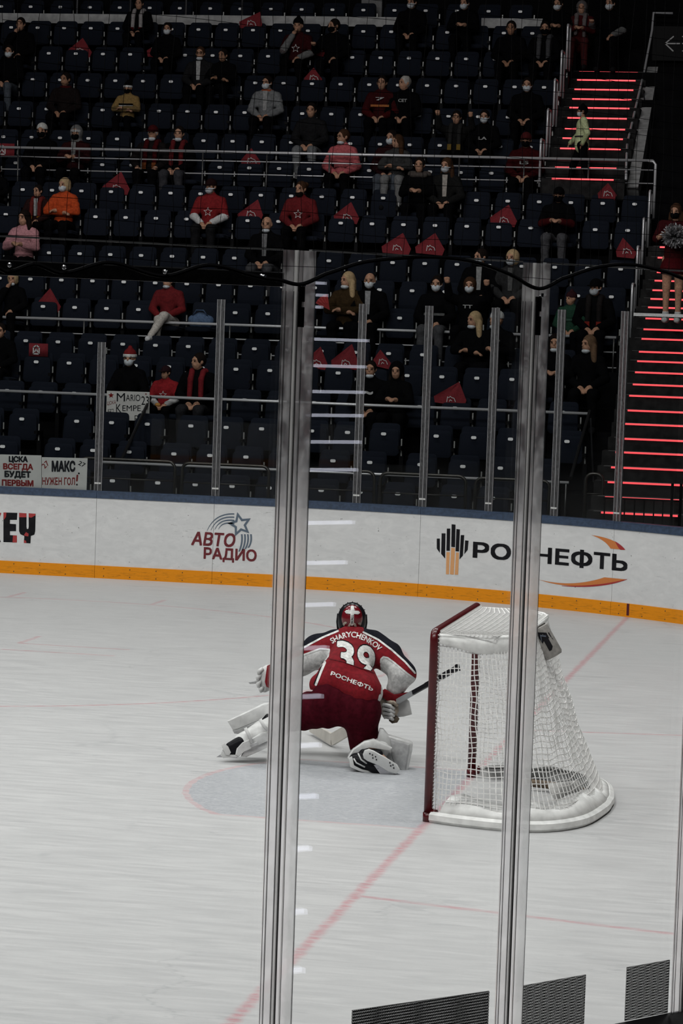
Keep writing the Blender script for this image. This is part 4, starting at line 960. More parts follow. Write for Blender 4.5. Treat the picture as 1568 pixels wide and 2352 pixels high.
# name, bent along the shoulder line
base_pts = [(763,1479),(776,1471.5),(788,1467),(800,1463.5),(812,1464),(824,1467),(836,1472),(848,1479),(858,1486),(869,1496)]
bx = np.array([p[0] for p in base_pts], float); by = np.array([p[1] for p in base_pts], float); arc = np.concatenate([[0], np.cumsum(np.hypot(np.diff(bx), np.diff(by)))])
V, F = fit2d(text2d('SHARYCHENKOV', .025), 0, 0, 1, 1)
V2 = []
for u, v in V:
    a = u*arc[-1]; x = np.interp(a, arc, bx); y = np.interp(a, arc, by); x1 = np.interp(min(a+3, arc[-1]), arc, bx); y1 = np.interp(min(a+3, arc[-1]), arc, by); x0 = np.interp(max(a-3, 0), arc, bx); y0 = np.interp(max(a-3, 0), arc, by)
    tx, ty = x1-x0, y1-y0; L = math.hypot(tx, ty); V2.append((x+ty/L*v*13.5, y-tx/L*v*13.5))
kit_print('name_lettering', (V2, F), W_, JB, jersey, .005)
# number 39
def digit(ch, quad, bold, wmat, lift):
    V, F = fit2d(text2d(ch, bold, rows=110), 0, 0, 1, 1); (ax_,ay_),(bx_,by_),(cx_,cy_),(dx_,dy_) = quad      # bottom-left, bottom-right, top-right, top-left
    V2 = [((1-u)*(1-v)*ax_+u*(1-v)*bx_+u*v*cx_+(1-u)*v*dx_, (1-u)*(1-v)*ay_+u*(1-v)*by_+u*v*cy_+(1-u)*v*dy_) for u, v in V]
    return V2, F
clipl = ((752,1509),(872,1547))
def grow(q, e):
    cx = sum(p[0] for p in q)/4; cy = sum(p[1] for p in q)/4; return [(cx+(x-cx)*(1+e), cy+(y-cy)*(1+e)) for x, y in q]
for ch, q in (('3', [(768,1536),(811,1545),(814,1478),(773,1469)]), ('9', [(818,1550),(859,1559),(862,1487),(822,1478)])):
    kit_print('number_outline', digit(ch, grow(q,.08), .05, None, 0), K_, JB, jersey, .006, 1, clipl)
    kit_print('number_digit', digit(ch, q, .034, None, 0), W_, JB, jersey, .0085, 1, clipl)
# fold edge over the numbers and the sponsor word on the tail
kit_print('tail_seam', line_poly([(752,1512),(790,1520),(830,1535),(873,1550)], 2.2), cloth((.10,.005,.008),'seam_red'), JB, jersey, .006)
V, F = fit2d(text2d('РОСНЕФТЬ', .03), 0, 0, 1, 1); ang = math.atan2(36, 97)
V2 = [(758+u*97-(-math.sin(ang))*0 + v*0 + v*10*math.sin(ang), 1551+u*37 - v*11*math.cos(ang)) for u, v in V]
kit_print('sponsor_lettering', (V2, F), W_, JB, jersey, .005)
# pants
pp = [C_(g(762,1606,.0), g(826,1628,-.05), .15, .155), C_(g(775,1600,.05), g(810,1600,.08), .14, .14), C_(g(755,1625,.02), g(668,1645,.12), .15, .115), C_(g(826,1640,-.04), g(834,1700,.0), .15, .105), C_(g(700,1628,.08), g(672,1634,.1), .11, .1), C_(g(834,1700,.0), g(826,1722,.0), .09, .05)]
def wob2(G):
    x, y, z = G[...,0], G[...,1], G[...,2]; return .005*np.sin(27*x+9*z)*np.sin(19*z-21*y) + .003*np.sin(70*x)
part('pants', blob('pants', pp, .0085, .05, wob2), cloth((.047,.003,.007), 'pants_red'))
# helmet: dark outer mask, red back plate, cross, chin straps
M_HB = plain('helmet_black', (.010,.010,.012), .25); M_HR = plain('helmet_red', (.14,.006,.012), .22)
hm = [E_(head, (.108,.118,.122), AX), E_(head+Vector((0,0,-.055)), (.10,.115,.09), AX)]
helmet = part('helmet', blob('helmet', hm, .007, .03), M_HB)
pl = [E_(head+GF*-.055+Vector((0,0,.004)), (.083,.090,.104), AX)]; me = blob('back_plate', pl, .006); plate = obj('back_plate', me, M_HR, helmet); PB = tri_bvh(me)
kit_print('cross_bar', stroke2d([[(809,1393),(808,1434)]], 8, 2), W_, PB, helmet, .005); kit_print('cross_bar', stroke2d([[(795,1405),(823,1407)]], 8, 2), W_, PB, helmet, .005)
V, F = fit2d(text2d('WALL', .03), 0, 0, 1, 1); kit_print('helmet_lettering', ([(805.5+(1-v)*6, 1433-u*21) for u, v in V], F), K_, PB, helmet, .006)
ear = plain('strap_beige', (.40,.36,.30), .6)
for pts in ([(785,1443),(790,1432),(794,1430)], [(833,1446),(829,1434),(824,1432)], [(800,1440),(804,1433),(814,1433),(817,1440)]): kit_print('strap', stroke2d([pts], 5, 2), ear, PB, helmet, .005, 1)
m = MB()
for k in range(-4, 5):
    a = k*.33; c0 = head+GF*-.006; p = c0 + GR*(.112*math.sin(a)) + Vector((0,0,.125*math.cos(a))); m.ball(p, .004, 8, 6)
m.build('edge_studs', M_HB, helmet)
m = MB()
for s_ in (-1, 1): m.tube([head+GR*s_*.104+Vector((0,0,.03)), head+GR*s_*.106+Vector((0,0,-.03)), head+GR*s_*.10+Vector((0,0,-.10))], [.010,.013,.010], 8)
m.build('side_plate', M_HB, helmet, True)
# leg pads, skates
M_PAD = plain('leg_pad_white', (.60,.60,.59), .55, grain=.12, gscale=18, bump=.12); M_PADG = plain('leg_pad_grey', (.40,.40,.40), .6, grain=.2, gscale=20)
M_BOOT = plain('boot_black', (.010,.010,.012), .35); M_HOLD = plain('holder_white', (.62,.62,.61), .35); M_BLADE = plain('blade_steel', (.45,.45,.47), .25, .9)
def outline_slab(name, pts, d, thick, mat, parent, bev=.012):
    """a plate of real thickness standing at forward distance d"""
    c0 = g(sum(p[0] for p in pts)/len(pts), sum(p[1] for p in pts)/len(pts), d); P2 = []
    for p in pts:
        q = g(p[0], p[1], d)-c0; P2.append((q.dot(GR), q.z))
    if sum(a[0]*b[1]-b[0]*a[1] for a, b in zip(P2, P2[1:]+P2[:1])) < 0: P2 = P2[::-1]
    M = Matrix(((GR.x,GF.x,0,c0.x),(GR.y,GF.y,0,c0.y),(0,0,1,c0.z),(0,0,0,1))); mb_ = MB(); mb_.slab(P2, thick, bev, M); me_ = mesh(name, mb_.V, mb_.F); me_.shade_smooth(); me_.set_sharp_from_angle(angle=math.radians(40))
    return part(name, me_, mat) if parent is None else obj(name, me_, mat, parent)
# left leg, stretched to the side
pl = [C_(g(556,1706,.02), g(628,1662,.08), .062, .085), C_(g(540,1716,.0), g(560,1704,.02), .05, .06), C_(g(600,1690,.02), g(640,1672,.05), .07, .08)]
padL = part('leg_pad', blob('leg_pad', pl, .008, .04), M_PAD)
outline_slab('pad_flap', [(522,1657),(606,1617),(640,1612),(640,1640),(617,1645),(545,1676),(535,1678)], .12, .07, M_PAD, padL, .012)
outline_slab('pad_edge', [(534,1678),(545,1676),(617,1645),(640,1640),(640,1650),(617,1655),(548,1686),(538,1685)], .11, .06, M_PADG, padL, .006)
outline_slab('pad_board', [(553,1738),(560,1726),(617,1701),(645,1692),(645,1706),(617,1716),(566,1739)], -.05, .06, M_PAD, padL, .008)
outline_slab('calf_wrap', [(543,1720),(556,1706),(580,1696),(600,1684),(616,1682),(616,1702),(560,1728),(548,1738),(540,1735)], -.07, .05, M_PAD, padL, .012)
for pts in ([(563,1672),(572,1690),(582,1712)], [(597,1652),(606,1668),(616,1678)]):
    m = MB(); Q = [g(p[0], p[1], -.075) for p in pts]; m.tube(Q, [.014,.014,.014], 6); m.build('strap', M_PAD, padL, True)
outline_slab('buckle', [(574,1710),(590,1704),(593,1711),(577,1718)], -.09, .02, M_PADG, padL, .004)
outline_slab('knee_gap', [(588,1680),(598,1655),(612,1640),(617,1640),(617,1668),(605,1676)], .03, .02, M_BOOT, padL, .004)
sk = [C_(g(530,1716,-.02), g(552,1706,-.01), .04, .05), C_(g(522,1722,-.02), g(536,1726,-.02), .028, .036)]
skL = part('skate', blob('skate', sk, .006, .02), M_BOOT)
outline_slab('toe_cap', [(508,1712),(514,1708),(524,1716),(530,1729),(526,1735),(518,1734)], -.075, .03, M_HOLD, skL, .006)
outline_slab('blade_holder', [(506,1735),(511,1722),(519,1733),(540,1734),(548,1739),(512,1741)], -.06, .015, M_HOLD, skL, .002)
outline_slab('blade', [(497,1739),(506,1733),(545,1738),(545,1741)], -.055, .004, M_BLADE, skL, 0)
# right leg, knee down
pr = [C_(g(816,1736,-.08), g(872,1722,-.10), .055, .07), C_(g(850,1712,-.02), g(884,1712,-.06), .06, .05)]
padR = part('leg_pad', blob('leg_pad', pr, .008, .04), M_PAD)
outline_slab('pad_board', [(872,1675),(880,1676),(892,1690),(942,1704),(948,1709),(947,1722),(936,1774),(930,1781),(915,1779),(893,1762),(870,1735),(866,1700)], -.12, .09, M_PAD, padR, .016)
outline_slab('pad_roll', [(896,1698),(940,1710),(932,1768),(924,1772),(905,1755),(899,1735)], -.135, .02, M_PADG, padR, .012)
outline_slab('calf_wrap', [(798,1742),(810,1722),(836,1704),(858,1699),(900,1719),(898,1723),(850,1716),(828,1722),(812,1738),(808,1756)], -.24, .07, M_PAD, padR, .012)
sk = [C_(g(818,1746,-.24), g(868,1762,-.30), .055, .045), C_(g(834,1728,-.22), g(870,1732,-.24), .035, .03), C_(g(860,1765,-.3), g(902,1774,-.3), .035, .022)]
skR = part('skate', blob('skate', sk, .007, .02), M_BOOT)
outline_slab('sole', [(833,1733),(837,1724),(847,1721),(858,1725),(888,1742),(912,1757),(918,1768),(910,1777),(893,1774),(868,1758),(843,1748),(835,1742)], -.37, .03, M_HOLD, skR, .008)
m = MB()
for p in ((855,1734),(862,1738),(856,1741),(864,1745),(895,1752),(902,1757),(897,1759),(904,1764),(849,1731)):
    q = g(p[0], p[1], -.373); m.ball(q, .0055, 8, 6)
o = m.build('rivets', M_BOOT, skR); o['kind'] = 'stuff'
outline_slab('blade_holder', [(800,1742),(808,1738),(812,1758),(832,1768),(872,1776),(884,1782),(872,1782),(826,1772),(804,1762)], -.30, .03, M_HOLD, skR, .006)
outline_slab('blade', [(858,1757),(866,1756),(930,1784),(924,1787),(905,1786),(876,1782)], -.345, .006, M_BLADE, skR, 0)
for pts in ([(812,1742),(818,1752),(838,1762)], [(822,1730),(829,1745),(845,1756)], [(858,1748),(856,1760)]):
    m = MB(); m.tube([g(p[0], p[1], -.315) for p in pts], .006, 6); m.build('skate_lace', M_HOLD, skR, True)
# catching glove (left hand) and blocker (right hand) with fingers closed round the stick
gl = [E_(g(612,1558,.44), (.055,.06,.10), AX), C_(g(600,1545,.42), g(606,1582,.42), .03, .028), C_(g(622,1540,.46), g(630,1580,.46), .045, .04)]
glove = part('catching_glove', blob('catching_glove', gl, .007, .02), M_PAD)
outline_slab('cuff', [(613,1530),(622,1526),(622,1582),(612,1578),(608,1566)], .36, .03, JM[0], glove, .006)
outline_slab('thumb_flap', [(570,1568),(588,1563),(596,1562),(595,1570),(574,1571)], .43, .02, M_PADG, glove, .004)
for k, (a, b) in enumerate((((603,1536),(594,1548)),((599,1550),(592,1562)),((599,1564),(594,1578)),((604,1578),(600,1589)))):
    m = MB(); m.tube([g(*a,.40), g((a[0]+b[0])/2-4, (a[1]+b[1])/2, .38), g(*b,.39)], [.016,.018,.013], 8); m.build('finger', M_PAD, glove, True)
bl = [C_(g(884,1606,.22), g(890,1640,.20), .045, .035), E_(g(900,1630,.22), (.05,.05,.06), AX)]
blk = part('blocker', blob('blocker', bl, .007, .02), plain('glove_tan', (.34,.28,.22), .7, grain=.3, gscale=20))
outline_slab('blocker_board', [(873,1612),(888,1606),(932,1604),(940,1612),(946,1641),(928,1646),(908,1648),(882,1652),(875,1640)], .26, .05, M_PAD, blk, .01)
outline_slab('palm_pad', [(893,1648),(912,1646),(917,1652),(912,1660),(900,1662),(893,1656)], .17, .05, plain('palm_brown', (.10,.075,.05), .7), blk, .008)
outline_slab('cuff', [(874,1590),(884,1584),(905,1596),(938,1592),(930,1606),(908,1614),(892,1612),(878,1602)], .15, .06, JM[0], blk, .01)
for k, (a, b, c3) in enumerate((((880,1618),(896,1622),(904,1628)),((880,1627),(896,1632),(905,1636)),((882,1637),(897,1641),(904,1644)),((885,1646),(897,1649),(902,1652)),((888,1612),(904,1614),(912,1620)))):
    m = MB(); m.tube([g(*a,.17), g(*b,.13), g(*c3,.16)], [.015,.016,.012], 8); m.build('finger', M_PAD if k != 4 else MATS['glove_tan'], blk, True)
# stick: a thing of its own
heel = on_z(762,1712,.012); tip = on_z(713,1682,.02); hand = g(893,1622,.24); butt = g(1052,1533,-.42)
st = tag(empty('goalie_stick', heel), "goalkeeper's stick with white blade on the ice and black taped end", 'stick')
def stp(name, mb_, mat, sm=True):
    o = mb_.build(name, mat, None, sm); o.parent = st; o.matrix_parent_inverse = Matrix.Translation(heel).inverted(); return o
def plank(pts, wid, th):
    """flat bar through pts, wide across the given direction"""
    mb_ = MB(); V = []
    for i, (p, w_) in enumerate(zip(pts, wid)):
        d = (pts[min(i+1,len(pts)-1)]-pts[max(i-1,0)]).normalized(); up = Vector((0,0,1)); up = (up-d*up.dot(d)).normalized(); sd = d.cross(up)
        V += [p+up*w_/2+sd*th/2, p+up*w_/2-sd*th/2, p-up*w_/2-sd*th/2, p-up*w_/2+sd*th/2]
    F = [(0,3,2,1), tuple(len(V)-4+k for k in range(4))]
    for i in range(len(pts)-1):
        for k in range(4): F.append((4*i+k, 4*i+(k+1)%4, 4*i+4+(k+1)%4, 4*i+4+k))
    return mb_.add(V, F)
M_STW = plain('stick_white', (.56,.53,.48), .55, grain=.08, gscale=10); M_STK = plain('stick_black', (.012,.012,.014), .4)
h2 = heel+Vector((0,0,.045))
stp('blade', plank([tip+Vector((0,0,.04)), tip.lerp(heel,.5)+Vector((0,0,.045)), h2], [.07,.085,.09], .022), M_STW, False)
pad_top = h2.lerp(hand, .62)
stp('paddle', plank([h2, h2.lerp(pad_top,.5), pad_top], [.09,.085,.08], .024), M_STW, False)
stp('shaft', plank([pad_top, hand, hand.lerp(butt,.55)], [.034,.032,.032], .024), M_STK, False)
stp('shaft_print', plank([hand.lerp(butt,.12), hand.lerp(butt,.36)], [.034,.034], .0255), plain('shaft_grey', (.30,.31,.32), .4), False)
stp('grip_tape', plank([hand.lerp(butt,.55), hand.lerp(butt,.96), butt], [.036,.036,.05], .03), M_STK, False)

# ================================================================ SPECTATORS
def rotz(p, a, c=(0,0,0)):
    x, y, z = p[0]-c[0], p[1]-c[1], p[2]-c[2]; return (c[0]+x*math.cos(a)-y*math.sin(a), c[1]+x*math.sin(a)+y*math.cos(a), c[2]+z)
HEAD = (0,-.03,1.19)
def head_prims(yaw, c=HEAD):
    R = np.array([[math.cos(yaw),-math.sin(yaw),0],[math.sin(yaw),math.cos(yaw),0],[0,0,1]])
    q = lambda x, y, z: tuple(np.array(c)+R@np.array([x,y,z]))
    return [('ell', q(0,.008,.018), (.074,.094,.098), R), ('ell', q(0,-.03,-.045), (.056,.062,.068), R), ('cap', q(0,-.088,.012), q(0,-.104,-.018), .010, .014), ('cap', q(-.035,-.078,.026), q(.035,-.078,.026), .014, .014),
            ('cap', q(-.020,-.086,-.048), q(.020,-.086,-.048), .009, .009), ('ell', q(-.076,.01,-.005), (.010,.020,.028), R), ('ell', q(.076,.01,-.005), (.010,.020,.028), R)]
POSES = {   # elbows, hands (right hand of the picture = +x), knees, ankles, lean of the chest
 'lap':  dict(el=((-.25,-.08,.74),(.25,-.08,.74)), ha=((-.055,-.29,.60),(.055,-.30,.61))),
 'phone':dict(el=((-.23,-.14,.76),(.23,-.14,.76)), ha=((-.05,-.33,.80),(.05,-.33,.79))),
 'fold': dict(el=((-.25,-.13,.77),(.25,-.13,.77)), ha=((.08,-.22,.74),(-.08,-.24,.77))),
 'chin': dict(el=((-.20,-.22,.76),(.25,-.10,.74)), ha=((-.03,-.15,1.07),(.05,-.28,.62))),
 'knees':dict(el=((-.28,-.12,.76),(.28,-.12,.76)), ha=((-.14,-.36,.62),(.14,-.36,.62))),
 'out':  dict(el=((-.28,-.12,.78),(.24,-.10,.75)), ha=((-.26,-.36,.86),(.06,-.30,.62))),
 'raise':dict(el=((-.29,-.10,1.02),(.29,-.10,1.02)), ha=((-.30,-.20,1.24),(.27,-.20,1.22))),
 'cross':dict(el=((-.25,-.08,.74),(.25,-.08,.74)), ha=((-.07,-.30,.60),(.05,-.31,.62)), kn=((-.04,-.44,.56),(.05,-.46,.62)), an=((-.10,-.42,.10),(-.12,-.62,.30))),
}
def hand_prims(h, d, side):
    d = np.array(d)/np.linalg.norm(d); h = np.array(h); up = np.array((0,0,1.)); s = np.cross(d, up); s = s/max(1e-6, np.linalg.norm(s)); out = [('ell', tuple(h), (.040,.042,.030))]
    for k, L in zip((-1.5,-.5,.5,1.5), (.052,.062,.060,.046)):
        a = h+d*.030+s*.019*k; b = a+d*L*.6-up*.012; out.append(('cap', tuple(a), tuple(b), .0115, .0105)); out.append(('cap', tuple(b), tuple(b+d*L*.25-up*.022), .0105, .0095))
    t0 = h-s*.03*side+d*.005; out.append(('cap', tuple(t0), tuple(t0+d*.035-s*.012*side+up*.012), .012, .010)); return out
VAR = {}
def variant(pose, yaw, fem=False, puff=False):
    key = (pose, yaw, fem, puff)
    if key in VAR: return VAR[key]
    p = POSES[pose]; sw = .150 if fem else .172; sh = [(-sw,.0,.965),(sw,.0,.965)]; el, ha = p['el'], p['ha']; kn = p.get('kn', ((-.12,-.45,.53),(.12,-.45,.53))); an = p.get('an', ((-.13,-.42,.10),(.13,-.42,.10)))
    hip = [(-.09,-.0,.52),(.09,-.0,.52)]; tr = .10 if fem else .112
    torso = [('cap',(0,.0,.55),(0,.0,.78),.125,.115), ('ell',(0,-.005,.88),(sw-.005,tr,.15)), ('cap',(-.03,.0,1.02),sh[0],.052,.05), ('cap',(.03,.0,1.02),sh[1],.052,.05)]
    arms = [('cap',sh[i],el[i],.052,.042) for i in (0,1)]; fore = [('cap',el[i],ha[i],.042,.030) for i in (0,1)]
    legs = [('cap',hip[i],kn[i],.088,.064) for i in (0,1)]; shin = [('cap',kn[i],an[i],.060,.040) for i in (0,1)]; feet = [('cap',(an[i][0],an[i][1]+.02,an[i][2]-.045),(an[i][0]*1.1,an[i][1]-.13,an[i][2]-.055),.042,.034) for i in (0,1)]
    hands = []
    for i in (0,1): hands += hand_prims(ha[i], np.array(ha[i])-np.array(el[i]), -1 if i == 0 else 1)
    neck = [('cap',(0,.0,1.0),(0,-.015,1.12),.052,.050)]
    body = blob('body', head_prims(yaw)+neck+torso+arms+fore+hands+legs+shin+feet, .0125, .018)
    inf = lambda L, e: [(q[0],q[1],q[2],q[3]+e,q[4]+e) if q[0] == 'cap' else ('ell',q[1],tuple(r+e for r in q[2])) for q in L]
    def wb(G):
        w0 = .005*np.sin(38*G[...,2]+9*G[...,0])*np.sin(31*G[...,0]+13*G[...,1])
        return w0 + (.011*np.abs(np.sin(PI*G[...,2]/.085))**.6*-1+.006 if puff else 0)
    wr = [tuple(np.array(el[i])+(np.array(ha[i])-np.array(el[i]))*.80) for i in (0,1)]
    jacket = blob('jacket', inf(torso,.022)+inf(arms,.024)+[('cap',(0,.012,1.035),(0,.0,1.07),.070,.066),('cap',(0,.0,.50),(0,-.02,.56),.145,.15)], .017, .03, wb)
    sleeve = [blob('sleeve', [('cap',el[i],wr[i],.066,.050)], .017, .02, wb) for i in (0,1)]
    trousers = blob('trousers', inf(legs,.012)+inf(shin,.014)+[('cap',(-.05,.0,.51),(.05,.0,.51),.125,.125)], .018, .03, wb)
    shoes = blob('shoes', inf(feet,.012), .018, .02)
    VAR[key] = dict(body=body, jacket=jacket, sleeve=sleeve, trousers=trousers, shoes=shoes); return VAR[key]
HM = {}
def head_mesh(kind):
    if kind in HM: return HM[kind]
    face = ('-ell',(0,-.085,-.03),(.066,.055,.085))
    if kind == 'short': m_ = blob('hair', [('ell',(0,.018,.026),(.083,.098,.104)), face], .010, .02)
    elif kind == 'grey_sides': m_ = blob('hair', [('ell',(0,.03,.0),(.084,.085,.07)), face, ('-ell',(0,-.02,.07),(.06,.09,.07))], .010, .02)
    elif kind == 'long': m_ = blob('hair', [('ell',(0,.018,.026),(.088,.10,.108)), ('cap',(-.066,.035,-.03),(-.085,.03,-.22),.045,.04), ('cap',(.066,.035,-.03),(.085,.03,-.22),.045,.04), ('cap',(0,.08,0),(0,.085,-.2),.06,.06), face], .011, .02)
    elif kind == 'bob': m_ = blob('hair', [('ell',(0,.022,.02),(.096,.106,.112)), ('ell',(0,.04,-.04),(.092,.08,.07)), face], .010, .02)
    elif kind == 'bun': m_ = blob('hair', [('ell',(0,.018,.026),(.083,.098,.104)), ('ell',(.03,.10,.07),(.045,.045,.045)), face], .010, .02)
    elif kind == 'beanie': m_ = blob('hat', [('ell',(0,.012,.045),(.090,.106,.10)), ('cap',(0,.012,.13),(0,.012,.15),.032,.03), ('-box',(0,0,-.09),(.2,.2,.115),.01)], .009, .015)
    elif kind == 'cuff': m_ = blob('hat_cuff', [('ell',(0,.01,.035),(.096,.112,.10)), ('-box',(0,0,-.10),(.2,.2,.115),.005), ('-box',(0,0,.17),(.2,.2,.11),.005)], .009, .01)
    elif kind == 'cap': m_ = blob('cap', [('ell',(0,.01,.04),(.086,.104,.095)), ('-box',(0,0,-.09),(.2,.2,.11),.005), ('ell',(0,-.12,.028),(.070,.075,.011))], .008, .01)
    elif kind == 'cap_back': m_ = blob('cap', [('ell',(0,.01,.04),(.088,.106,.098)), ('-box',(0,0,-.08),(.2,.2,.11),.005), ('-ell',(0,-.10,.035),(.035,.05,.022))], .008, .01)
    elif kind == 'hood': m_ = blob('hood', [('ell',(0,.03,.02),(.108,.118,.130)), ('cap',(0,.06,-.08),(0,.05,-.14),.09,.10), ('-ell',(0,-.10,-.015),(.072,.085,.098))], .010, .02)
    elif kind == 'fur': m_ = blob('hood', [('cap',(-.13,.03,-.14),(.13,.03,-.14),.055,.055), ('cap',(-.10,-.05,-.15),(.10,-.05,-.15),.04,.04)], .010, .02)
    elif kind == 'mask': m_ = blob('face_mask', [('ell',(0,-.048,-.052),(.064,.062,.055)), ('cap',(-.078,.0,-.02),(-.05,-.06,-.035),.008,.008), ('cap',(.078,.0,-.02),(.05,-.06,-.035),.008,.008)], .008, .012)
    elif kind == 'mask_chin': m_ = blob('face_mask', [('ell',(0,-.045,-.092),(.058,.058,.034))], .008, .012)
    elif kind == 'beard': m_ = blob('beard', [('ell',(0,-.040,-.072),(.062,.060,.055)), ('-ell',(0,-.10,-.045),(.02,.03,.010))], .008, .012)
    elif kind == 'eyes':
        mb = MB()
        for s in (-1,1): mb.ball((s*.031,-.086,.006), (.013,.008,.007), 8, 6); mb.box((s*.031-.018,-.094,.022),(s*.031+.018,-.084,.028))
        m_ = mesh('eyes', mb.V, mb.F, True)
    elif kind == 'glasses':
        mb = MB()
        for s in (-1,1): mb.tube([(s*.033+.022*math.cos(a),-.104,.004+.017*math.sin(a)) for a in np.linspace(0,2*PI,12)[:-1]], .003, 4, closed=True)
        mb.tube([(-.012,-.104,.006),(.012,-.104,.006)], .003, 4); m_ = mesh('glasses', mb.V, mb.F, True)
    HM[kind] = m_; return m_
BLK = (.0022,.0022,.0027); DGR = (.009,.009,.010); GRY = (.14,.14,.14); WHT = (.55,.55,.55); RED = (.17,.010,.012); DRED = (.05,.005,.006); SKIN = (.40,.22,.145); SKIN2 = (.30,.16,.10)
HBL = (.010,.007,.006); HBR = (.045,.022,.012); HBLOND = (.38,.27,.15); HGREY = (.36,.34,.32); MASK = (.50,.53,.56); JEAN = (.06,.07,.085); TAN = (.22,.14,.05)
def scarf_mesh():
    if 'scarf' not in HM: HM['scarf'] = blob('scarf', [('cap',(-.09,.0,1.055),(.09,.0,1.055),.05,.05), ('cap',(-.08,-.06,1.05),(-.075,-.155,.95),.042,.038), ('cap',(-.075,-.155,.95),(-.08,-.175,.70),.040,.036), ('cap',(.08,-.06,1.05),(.075,-.155,.95),.042,.038), ('cap',(.075,-.155,.95),(.08,-.175,.66),.040,.036)], .014, .02)
    return HM['scarf']
def band_mesh(z0=.62, z1=1.0):
    mb = MB()
    for s in (-1,1): mb.box((s*.08-.034,-.222,z0),(s*.08+.034,-.205,z0+.10))
    return mesh('scarf_end', mb.V, mb.F)
NPEOPLE = []
def person(row, px, ytop, pose, yaw, label, jacket=BLK, trousers=BLK, hair=('short',HBL), sleeve=None, mask=None, extra=(), skin=SKIN, fem=False, puff=False, dx=0., dy=0., group=None):
    X = px_row(row, px)+dx; Yk = ROWY(row)-.03+dy; zt = on_y(px, ytop, Yk).z; H = zt-TREAD[row]-(.05 if hair and hair[0] in ('beanie','hood') else .01); s = min(1.07, max(.74, (H-.44)/.865))
    v = variant(pose, yaw, fem, puff)
    r = tag(empty('person', (X, Yk, TREAD[row]+.44*(1-s))), label, 'person', 'spectators in the stand'); r.scale = (s,s,s)
    obj('body', v['body'], cloth(skin, 'skin_%d' % int(skin[0]*100)), r)
    obj('jacket', v['jacket'], cloth(jacket), r); [obj('sleeve', q_, cloth(sleeve or jacket), r) for q_ in v['sleeve']]; obj('trousers', v['trousers'], cloth(trousers), r); obj('shoes', v['shoes'], cloth(DGR if 'white_shoes' not in extra else WHT), r)
    hp_ = Vector(HEAD)
    def onhead(kind, col, name=None): o = obj(name or HM.get(kind, head_mesh(kind)).name.split('.')[0], head_mesh(kind), cloth(col), r, hp_, yaw); return o
    onhead('eyes', (.012,.009,.008))
    if hair:
        for k in range(0, len(hair), 2): onhead(hair[k], hair[k+1])
    if mask: onhead(mask[0], mask[1])
    for e in extra:
        if not isinstance(e, tuple): continue
        if e[0] == 'scarf': obj('scarf', scarf_mesh(), cloth(e[1]), r)
        if e[0] == 'scarf' and len(e) > 2: obj('scarf_end', HM.setdefault('send', band_mesh()), cloth(e[2]), r)
        if e[0] == 'star':
            A = star2d(.075,.032); B = star2d(.058,.024); V = [(x,-.172,.80+z) for x, z in A+B]; obj('chest_star', mesh('chest_star', V, [(k,(k+1)%10,10+(k+1)%10,10+k) for k in range(10)]), cloth(WHT), r)
        if e[0] == 'shirt':
            mb = MB(); mb.slab([(-.04,1.05),(-.03,.72),(.03,.72),(.04,1.05)], .012, .004, Matrix.Translation((0,-.155,0))); mb.build('shirt_front', cloth(e[1]), r)
        if e[0] == 'stripe':
            mb = MB(); mb.box((-.15,-.150,e[2]),(.15,-.138,e[2]+.035)); mb.build('stripe', cloth(e[1]), r)
        if e[0] == 'word':
            V, F = fit2d(text2d(e[1], .03), -.07, e[3], .07, e[3]+.05); obj('chest_lettering', mesh('chest_lettering', [(x,-.168,z) for x, z in V], F), cloth(e[2]), r)
        if e[0] == 'collar':
            mb = MB(); mb.tube([(.085*math.cos(a), .01+.075*math.sin(a), 1.06) for a in np.linspace(0,2*PI,14)[:-1]], .026, 6, closed=True); mb.build('collar', cloth(e[1]), r, True)
        if e[0] == 'mitt':
            mb = MB(); mb.ball((-.055,-.31,.62), (.055,.05,.04), 10, 8); mb.build('snack', cloth(e[1]), r, True)
    i = near_seat(row, X)
    if abs(SEATS[row][i]-X) < .3: OCC.add((row, i))
    NPEOPLE.append(r); return r
L_, l_, F0, R1 = -.75, -.35, 0., .45
MW = ('mask', MASK); MC = ('mask_chin', MASK); MB_ = ('mask', BLK)
person(15, 22, 103, 'lap', F0, 'masked man in black with pale knees at the upper left edge', trousers=JEAN, mask=MW)
person(16, 48, 40, 'chin', F0, 'dark figure with hand at face in the top left corner')
person(14, 151, 166, 'lap', l_, 'man in dark jacket with red collar in the upper left stand', jacket=(.010,.007,.007), extra=(('collar',DRED),), skin=SKIN2)
person(14, 294, 184, 'fold', F0, 'person in black and white beanie and tan striped jacket', jacket=TAN, sleeve=(.15,.10,.04), hair=('beanie',BLK,'cuff',WHT), mask=MB_, extra=(('stripe',BLK,.84),('stripe',WHT,.80)))
person(17, 320, -6, 'lap', F0, 'person in black with white and red scarf at the top edge', extra=(('scarf',(.30,.28,.28),DRED),))
person(16, 385, 52, 'lap', F0, 'masked short haired man in black, upper left, in front of pale ledge', mask=MW)
person(15, 460, 107, 'lap', F0, 'man with glasses, white shirt and leather jacket in the upper stand', jacket=(.012,.012,.013), mask=MC, extra=(('shirt',(.34,.34,.34)),), hair=('short',HBR,'glasses',BLK))
person(15, 512, 112, 'fold', l_, 'man in black sweater right of the man in a white shirt', skin=SKIN2)
person(14, 613, 174, 'lap', l_, 'masked man in grey puffer jacket with orange collar', jacket=(.15,.155,.16), puff=True, mask=MW, extra=(('collar',(.30,.06,.02)),('shirt',(.28,.28,.28))))
person(12, 97, 281, 'lap', F0, 'man in white backward cap and black mask behind the upper rail', hair=('short',HBL,'cap_back',(.5,.5,.48)), mask=MB_)
